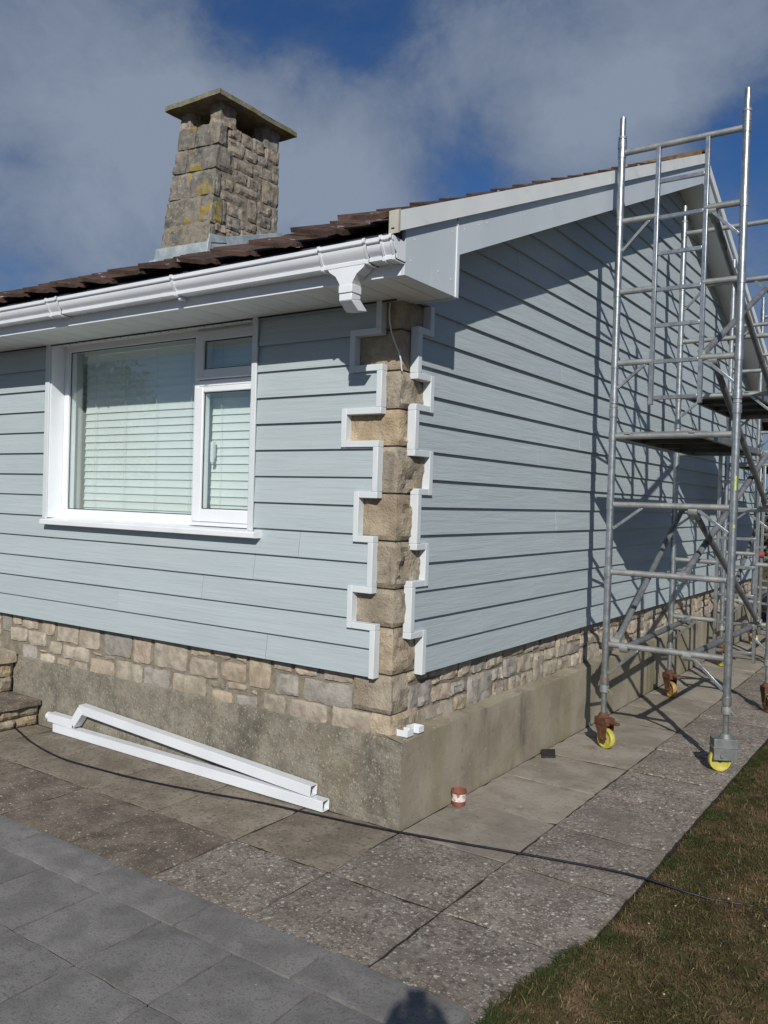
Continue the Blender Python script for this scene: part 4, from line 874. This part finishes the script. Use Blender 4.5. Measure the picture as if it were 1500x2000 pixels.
def tower(name, loc, label, xa, xb, y0, xa2, xb2, y1, near_lad, bodies, castors):
    t_ = empty(name, loc, label, 'scaffold tower', 'wheeled scaffold towers along the gable')
    w = xb - xa
    for x_a, x_b, y, ladlow in ((xa, xb, y0, not near_lad), (xa2, xb2, y1, near_lad)):
        la, lb = x_a + w * .315, x_a + w * .71
        g1 = [(x_a + TR, 1.65, x_a + .24, 1.81), (x_b - TR, 1.65, x_b - .24, 1.81), (x_a + TR, .56, x_a + .24, .76), (x_b - TR, .56, x_b - .24, .76)]
        g2 = [(x_a + TR, 3.72, x_a + .22, 3.92), (x_b - TR, 3.72, x_b - .22, 3.92), (x_a + TR, 2.70, x_a + .22, 2.865), (x_b - TR, 2.70, x_b - .22, 2.865)]
        frame(t_, x_a, x_b, y, .44, 2.56, RZ1, (la + .13, lb + .13, True, .42, 2.34) if ladlow else None, gus=g1)
        frame(t_, x_a, x_b, y, 2.565, 4.56, RZ2, None if ladlow else (la, lb, True, 2.565, 4.45), gus=g2)
    for (x, y), (ang, body, wh, st, zz) in zip(((xa, y0), (xb, y0), (xa2, y1), (xb2, y1)), castors):
        castor(t_, x, y, .47, ang, body, wh, st)
        MB().tube((x, y, zz), (x, y, zz + .05), TR + .009, 16).build('leg_collar', 'galv_dull', t_, smooth=40)
        MB().tube((x + .034, y - .01, zz + .02), (x + .075, y - .03, zz - .01), .006, 8).build('collar_wing', 'galv_dull', t_, smooth=40)
    return t_
xa, xb, ya, xa2, xb2, yb = .360, 1.232, 2.33, .262, 1.135, 4.42
t1 = tower('scaffold_tower', (.75, 3.4, 0), 'nearest tall aluminium scaffold tower with yellow wheels and ladder frame', xa, xb, ya, xa2, xb2, yb, True, None,
           [(R(-25), 'rust', 'wheel_yellow', 'fork', .42), (R(-150), 'castor_grey', 'wheel_yellow', 'box', .40), (R(-40), 'rust', 'wheel_amber', 'fork', .42), (R(-60), 'rust', 'wheel_amber', 'fork', .42)])
MB().tube((xa, ya, .485), (xa, ya, .525), TR + .0012, 16).build('red_tape', 'red_band', t1, smooth=40)
for z, h in ((1.95, .10), (1.69, .022)):
    a0 = R(-75); mb = MB(); vs = []
    for zz in (z, z + h):
        for i in range(6):
            t_ = a0 + R(26) * i / 5; vs.append((xb + (TR + .0012) * math.cos(t_), ya + (TR + .0012) * math.sin(t_), zz))
    mb.add(vs, [(i, i + 1, 7 + i, 6 + i) for i in range(5)]).build('sticker', 'sticker', t1, fix=False)
brace(t1, (xa + .075, ya + .02, .80), (xa2 + .085, yb - .02, 1.83)); brace(t1, (xa + .54, ya + .02, 1.325), (xb2 - .06, yb - .02, 2.34))
brace(t1, (xa + .60, ya + .02, 1.80), (xb2 - .09, yb - .02, .80)); brace(t1, (xa + .14, ya + .01, .765), (xa2 + .16, yb - .01, .765)); brace(t1, (xa + .60, ya + .01, .765), (xb2 - .13, yb - .01, .765))
brace(t1, (xa + .66, ya + .02, 3.92), (xb2 - .05, yb - .02, 2.90)); brace(t1, (xa + .62, ya + .02, 2.905), (xb2 - .02, yb - .02, 3.94)); brace(t1, (xa + .70, ya + .02, 2.87), (xb2 - .05, yb - .02, 1.85))
t2 = tower('scaffold_tower', (.7, 7.4, 0), 'farther scaffold tower standing at the far end of the gable wall', .285, 1.155, 6.45, .24, 1.11, 8.45, False, None,
           [(R(-35), 'rust', 'wheel_yellow', 'fork', .42), (R(-60), 'rust', 'wheel_amber', 'fork', .42), (R(-40), 'rust', 'wheel_yellow', 'fork', .42), (R(-60), 'rust', 'wheel_amber', 'fork', .42)])
brace(t2, (.36, 6.47, .80), (.33, 8.43, 1.83)); brace(t2, (.80, 6.47, 1.325), (1.0, 8.43, 2.34)); brace(t2, (.9, 6.46, 3.92), (1.0, 8.43, 2.90)); brace(t2, (.5, 6.46, .765), (.45, 8.44, .765)); brace(t2, (1.0, 6.46, .765), (.96, 8.44, .765))
MB().tube((.66, 6.43, 1.325), (.72, 6.43, 1.325), .036, 14).build('coupler', 'red_band', t2, smooth=40)
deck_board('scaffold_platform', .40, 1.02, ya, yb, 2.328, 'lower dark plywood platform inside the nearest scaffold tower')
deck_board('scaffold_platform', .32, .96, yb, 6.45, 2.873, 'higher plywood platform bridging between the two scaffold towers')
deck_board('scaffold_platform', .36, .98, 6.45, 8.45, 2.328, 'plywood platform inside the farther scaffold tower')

# ------------------------------------------------------------------ things lying about
# two square white downpipes by the plinth
def sqpipe(mb, pts, w=.063, wall=.003, up=(0, 1, 0)):
    for p, q in zip(pts[:-1], pts[1:]):
        p = Vector(p); q = Vector(q); d = (q - p).normalized(); sd = Vector(up); u = d.cross(sd).normalized(); h = w / 2; i_ = h - wall
        for a0, a1, b0, b1 in ((-h, h, i_, h), (-h, h, -h, -i_), (-h, -i_, -i_, i_), (i_, h, -i_, i_)):
            mb.hexa([c + sd * a + u * b for c in (p, q) for a, b in ((a0, b0), (a1, b0), (a1, b1), (a0, b1))])
    return mb
pl = sqpipe(MB(), [(-3.03, -.006, .034), (-.445, -.003, .034)])
tag(pl.build('downpipe', 'upvc_new', bevel=.002), 'straight white square downpipe lying on the slabs against the plinth', 'pipe', 'white downpipes by the plinth')
pu = sqpipe(MB(), [(-3.10, -.004, .100), (-2.80, -.004, .098)]); 
up_ = empty('downpipe', (-1.8, 0, .07), 'white square downpipe with an offset bend, resting on the straight one', 'pipe', 'white downpipes by the plinth')
pu.build('socket_length', 'upvc_new', up_, bevel=.002)
sqpipe(MB(), [(-2.80, -.004, .098), (-2.705, -.004, .215)], .066).build('offset_bend', 'upvc_new', up_, bevel=.003)
sqpipe(MB(), [(-2.725, -.004, .222), (-.540, -.001, .1005)], .064).build('pipe_length', 'upvc_new', up_, bevel=.002)
MB().tube((-3.135, -.004, .100), (-3.09, -.004, .100), .031, 18).build('spigot_end', 'upvc_new', up_, bevel=.006)
# white bracket left on the plinth ledge
bk = MB()
o0 = Vector((-.012, .10, .4935)); dy = Vector((.012, 1, 0)).normalized(); dx = Vector((1, -.012, 0))
def wl(a, b, c, d): 
    p = o0 + dx * a + dy * b; q = o0 + dx * c + dy * d; bk.bar(p + Vector((0, 0, .018)), q + Vector((0, 0, .018)), .004, .036)
wl(-.03, 0, .042, 0); wl(.042, 0, .042, .065); wl(-.03, 0, -.03, .065); wl(-.03, .065, .012, .065); wl(.012, .065, .012, .115); wl(.012, .115, .044, .115); wl(.044, .115, .044, .17); wl(.044, .17, -.02, .17); wl(-.02, .17, -.03, .065)
tag(bk.build('pipe_bracket', 'upvc_new', bevel=.001), 'small white plastic pipe bracket left on the plinth ledge at the corner', 'bracket')
# little paint-smeared clay pot
pot = empty('clay_pot', (.108, .575, 0), 'small terracotta pot smeared with white paint beside the gable plinth', 'pot')
MB().lathe((.108, .575, .002), [(.001, .0), (.038, .0), (.041, .008), (.0415, .020), (.0435, .024), (.0435, .030)], 28).build('base', 'terracotta', pot, smooth=40)
MB().lathe((.108, .575, .002), [(.0435, .024), (.0415, .034), (.042, .062), (.045, .075)], 28).build('body', 'old_paint', pot, smooth=40)
MB().lathe((.108, .575, .002), [(.043, .072), (.047, .077), (.047, .094), (.043, .096), (.039, .092), (.036, .02), (.001, .018)], 28).build('rim', 'terracotta', pot, smooth=40)
# dark offcut
sc_ = MB().hexa([(.028, 1.945, .001), (.112, 1.775, .001), (.194, 1.838, .001), (.115, 2.010, .001), (.030, 1.945, .010), (.114, 1.777, .010), (.192, 1.838, .013), (.115, 2.008, .012)])
tag(sc_.build('slate_offcut', 'slate_chip', bevel=.002), 'flat black rectangular offcut lying on the slabs by the gable plinth', 'offcut')
# cable across the path
hp = [(-4.4, .0), (-3.95, -.02), (-3.68, -.09), (-3.319, -.166), (-2.896, -.299), (-2.434, -.383), (-2.065, -.372), (-1.647, -.328), (-1.203, -.243), (-.802, -.149), (-.17, -.055), (.322, .053), (.694, .149), (1.119, .245), (1.319, .268), (1.508, .287), (1.672, .329), (1.85, .386), (2.2, .50), (2.8, .62)]
def cat(pts, n=8):
    o_ = []
    for i in range(1, len(pts) - 2):
        p0, p1, p2, p3 = [Vector((*pts[k], 0)) for k in (i - 1, i, i + 1, i + 2)]
        for k in range(n):
            t_ = k / n; o_.append(.5 * ((2 * p1) + (-p0 + p2) * t_ + (2 * p0 - 5 * p1 + 4 * p2 - p3) * t_ ** 2 + (-p0 + 3 * p1 - 3 * p2 + p3) * t_ ** 3))
    return o_
hs = [(p.x, p.y, .0085 if p.x < 1.34 else max(-.022, .0085 - (p.x - 1.34) * .11)) for p in cat(hp)]
tag(MB().path(hs, .0062, 8).build('extension_cable', 'cable', smooth=70), 'dark blue cable snaking from the steps across the slabs to the lawn', 'cable')

# stone steps at the left edge
st = empty('stone_steps', (-3.7, -.2, 0), 'weathered stone steps against the plinth left of the downpipes', 'steps')
def step_block(x0, x1, y0, y1, z0, z1, courses, tread):
    core = MB().box(x0 + .02, x1 - .025, y0 + .025, y1, z0, z1 - tread - .004).build('step_core', 'mortar', st)
    zz = z0 + .004; h = (z1 - tread - z0) / courses
    for c in range(courses):
        x = x1; 
        while x > x0 + .05:
            w = rnd(.16, .30); xa_ = max(x0, x - w)
            stone('step_stone', [(xa_ + .004, y0 + .014, zz), (x - .004, y0 + .014, zz), (x - .004, y0 + .014, zz + h - .010), (xa_ + .004, y0 + .014, zz + h - .010)], (0, -1, 0), .03, 'quoin', core, bulge=.014, rough=.012, res=5); x = xa_
        y = y1
        while y > y0 + .05:
            w = rnd(.16, .26); ya_ = max(y0, y - w)
            stone('step_stone', [(x1 - .014, ya_ + .004, zz), (x1 - .014, y - .004, zz), (x1 - .014, y - .004, zz + h - .010), (x1 - .014, ya_ + .004, zz + h - .010)], (1, 0, 0), .03, 'quoin', core, bulge=.014, rough=.012, res=5); y = ya_
        zz += h
    bm = bmesh.new(); bmesh.ops.create_cube(bm, size=1); bmesh.ops.subdivide_edges(bm, edges=bm.edges, cuts=11, use_grid_fill=True); sd = rnd(0, 9)
    cx, cy = (x0 + x1) / 2, (y0 + y1) / 2
    for v in bm.verts:
        p = Vector((cx + v.co.x * (x1 - x0 + .05), cy - .02 + v.co.y * (y1 - y0 + .03), z1 - tread / 2 + v.co.z * tread))
        ed = max(abs(v.co.x), abs(v.co.y)) > .49
        v.co = p + Vector((.022 * nz(p, 7, sd) * (abs(v.co.x) > .49), .022 * nz(p, 7, sd + 3) * (abs(v.co.y) > .49), .006 * nz(p, 9, sd + 5) - .010 * ed * (v.co.z > .4)))
    me = bpy.data.meshes.new('tread'); bm.to_mesh(me); bm.free(); me.materials.append(MATS['slab_brown' if z1 < .3 else 'quoin'])
    ob = bpy.data.objects.new('tread', me); COL.objects.link(ob); adopt(ob, st)
step_block(-5.0, -3.30, -.40, .03, 0, .205, 2, .05)
step_block(-5.2, -3.66, -.10, .03, .206, .53, 2, .09)

# far end: hedge and brick pier beyond the gable
def leafy(name, mat, parent, c, rad, n, size):
    mb = MB()
    for k in range(n):
        while True:
            v = Vector((rnd(-1, 1), rnd(-1, 1), rnd(-1, 1)))
            if .35 < v.length < 1 + .18 * nz(v, 3): break
        p = Vector((c[0] + v.x * rad[0], c[1] + v.y * rad[1], c[2] + v.z * rad[2]))
        a = Vector((rnd(-1, 1), rnd(-1, 1), rnd(-1, 1))).normalized() * size * rnd(.6, 1.3); b = a.cross(Vector((rnd(-1, 1), rnd(-1, 1), rnd(-1, 1)))).normalized() * size * .45
        mb.add([p - a, p + b, p + a, p - b], [(0, 1, 2, 3)])
    return mb.build(name, mat, parent, fix=False)
hd = empty('garden_shrub', (.9, 12.6, -.03), 'dark leafy shrub beyond the far corner of the house', 'shrub')
leafy('foliage', 'leaf', hd, (.9, 12.6, 1.55), (1.5, .9, 1.5), 9000, .05)
for k in range(5): MB().tube((.9 + rnd(-.1, .1), 12.6 + rnd(-.1, .1), -.05), (.9 + rnd(-.8, .8), 12.6 + rnd(-.5, .5), 1.8), .03, 8, .012).build('stem', 'bark', hd)
bp = empty('brick_pier', (.30, 11.0, 0), 'reddish brick pier standing beyond the far end of the house', 'pier')
core = MB().box(.085, .515, 10.835, 11.165, -.05, 1.60).build('pier_core', 'mortar', bp)
bme = MB().box(-.1075, .1075, -.05, .05, -.0325, .0325).mesh('brick', 'brick')
for k in range(21):
    z = .04 + .075 * k; s_ = .0 if k % 2 else .055
    for x in (.19, .41): inst('brick', bme, core, (x + (.0 if k % 2 else .0), 10.84, z))
    for y in (10.95, 11.06): inst('brick', bme, core, (.52, y, z), (0, 0, math.pi / 2), (.5 if True else 1, 1, 1))

# a broad tree in the front garden, seen only mirrored in the panes
tr = empty('garden_tree', (-14.6, -8.0, -.05), 'broad leafy tree mirrored in the large window pane', 'tree')
tk_ = MB().tube((-14.6, -8.0, -.05), (-14.5, -8.0, 1.8), .20, 12, .14)
trunk = tk_.build('trunk', 'bark', tr, smooth=50)
for k in range(7):
    a = 2 * math.pi * k / 7; MB().tube((-14.5, -8.0, 1.6 + .1 * k), (-14.5 + 1.3 * math.cos(a), -8.0 + 1.3 * math.sin(a), 3.0 + rnd(0, .9)), .07, 8, .02).build('limb', 'bark', tr)
cl = MB()
for k in range(16):
    a = rnd(0, 6.28); rr = rnd(.2, 1.5); cc = (-14.5 + rr * math.cos(a), -8.0 + rr * math.sin(a), rnd(2.3, 4.6)); s_ = rnd(.65, 1.05)
    for q in range(1000):
        v = Vector((rnd(-1, 1), rnd(-1, 1), rnd(-1, 1)))
        if v.length > 1: continue
        p = Vector(cc) + v * s_; a_ = Vector((rnd(-1, 1), rnd(-1, 1), rnd(-1, 1))).normalized() * .085; b_ = a_.cross(Vector((rnd(-1, 1), rnd(-1, 1), rnd(-1, 1)))).normalized() * .04
        cl.add([p - a_, p + b_, p + a_, p - b_], [(0, 1, 2, 3)])
cl.build('crown', 'leaf', tr, fix=False)

# ------------------------------------------------------------------ the photographer, standing on the lawn behind the camera, whose raised hands throw the shadow at the bottom edge
pr = empty('person', (2.80, -4.28, -.03), 'person in dark clothes holding up a phone, known from the shadow at the bottom edge', 'person')
bk_ = Vector((_f.x, _f.y, 0)).normalized() * -1; rt = Vector((_r.x, _r.y, 0)).normalized()
B0 = CAM + bk_ * .46
def pp(b, r, z): q = CAM + bk_ * b + rt * r; return Vector((q.x, q.y, z))
J = []; RD = []; ED = []
def jt(p, r, par=None):
    J.append(tuple(p)); RD.append(r); k = len(J) - 1
    if par is not None: ED.append((par, k))
    return k
pel = jt(pp(.50, 0, .93), (.15, .12)); sp = jt(pp(.50, 0, 1.15), (.15, .11), pel); chs = jt(pp(.49, 0, 1.38), (.17, .12), sp); nk = jt(pp(.47, 0, 1.52), (.06, .06), chs)
hd1 = jt(pp(.44, 0, 1.62), (.075, .085), nk); hd2 = jt(pp(.44, 0, 1.73), (.075, .09), hd1)
for sg in (-1, 1):
    hip = jt(pp(.50, .10 * sg, .86), (.095, .10), pel); kn = jt(pp(.47, .12 * sg, .47), (.062, .065), hip); an = jt(pp(.52, .13 * sg, .06), (.042, .045), kn); jt(pp(.36, .15 * sg, .01), (.04, .03), an)
    sh = jt(pp(.48, .19 * sg, 1.43), (.06, .065), chs); el = jt(pp(.28, .27 * sg, 1.40), (.045, .045), sh); wr_ = jt(pp(.09, .13 * sg, 1.66), (.029, .029), el); pa = jt(pp(.045, .085 * sg, 1.74), (.034, .026), wr_)
    for f_ in range(4): 
        z = 1.715 + .024 * f_; a = jt(pp(.03, .072 * sg, z + .004), (.0105, .0105), pa); b = jt(pp(.012, .055 * sg, z + .010), (.009, .009), a); jt(pp(.018, .022 * sg, z + .008), (.008, .008), b)
    a = jt(pp(.055, .060 * sg, 1.735), (.012, .012), pa); jt(pp(.040, .030 * sg, 1.775), (.010, .010), a)
me = bpy.data.meshes.new('body'); me.from_pydata(J, ED, []); bo = bpy.data.objects.new('body', me); COL.objects.link(bo); adopt(bo, pr)
sk = bo.modifiers.new('skin', 'SKIN'); sk.use_smooth_shade = True
if not me.skin_vertices:
    bpy.context.view_layer.objects.active = bo; bpy.ops.mesh.customdata_skin_add()
for k, v in enumerate(me.skin_vertices[0].data): v.radius = RD[k]; v.use_root = (k == 0)
ss = bo.modifiers.new('subd', 'SUBSURF'); ss.levels = 1; ss.render_levels = 2
me.materials.append(MATS['cloth'])
hm = MB().lathe(tuple(pp(.455, 0, 1.70)), [(.001, .125), (.045, .115), (.080, .08), (.095, .03), (.092, -.02), (.075, -.04)], 18); hm.build('hair', 'hair', pr, smooth=60)
ph = MB().hexa([pp(b, r, z) for z in (1.70, 1.845) for b, r in ((.004, -.036), (.004, .036), (.012, .036), (.012, -.036))])
tag(ph.build('phone', 'phone_shell', bevel=.002), 'dark phone held up in both hands to take the picture', 'phone')
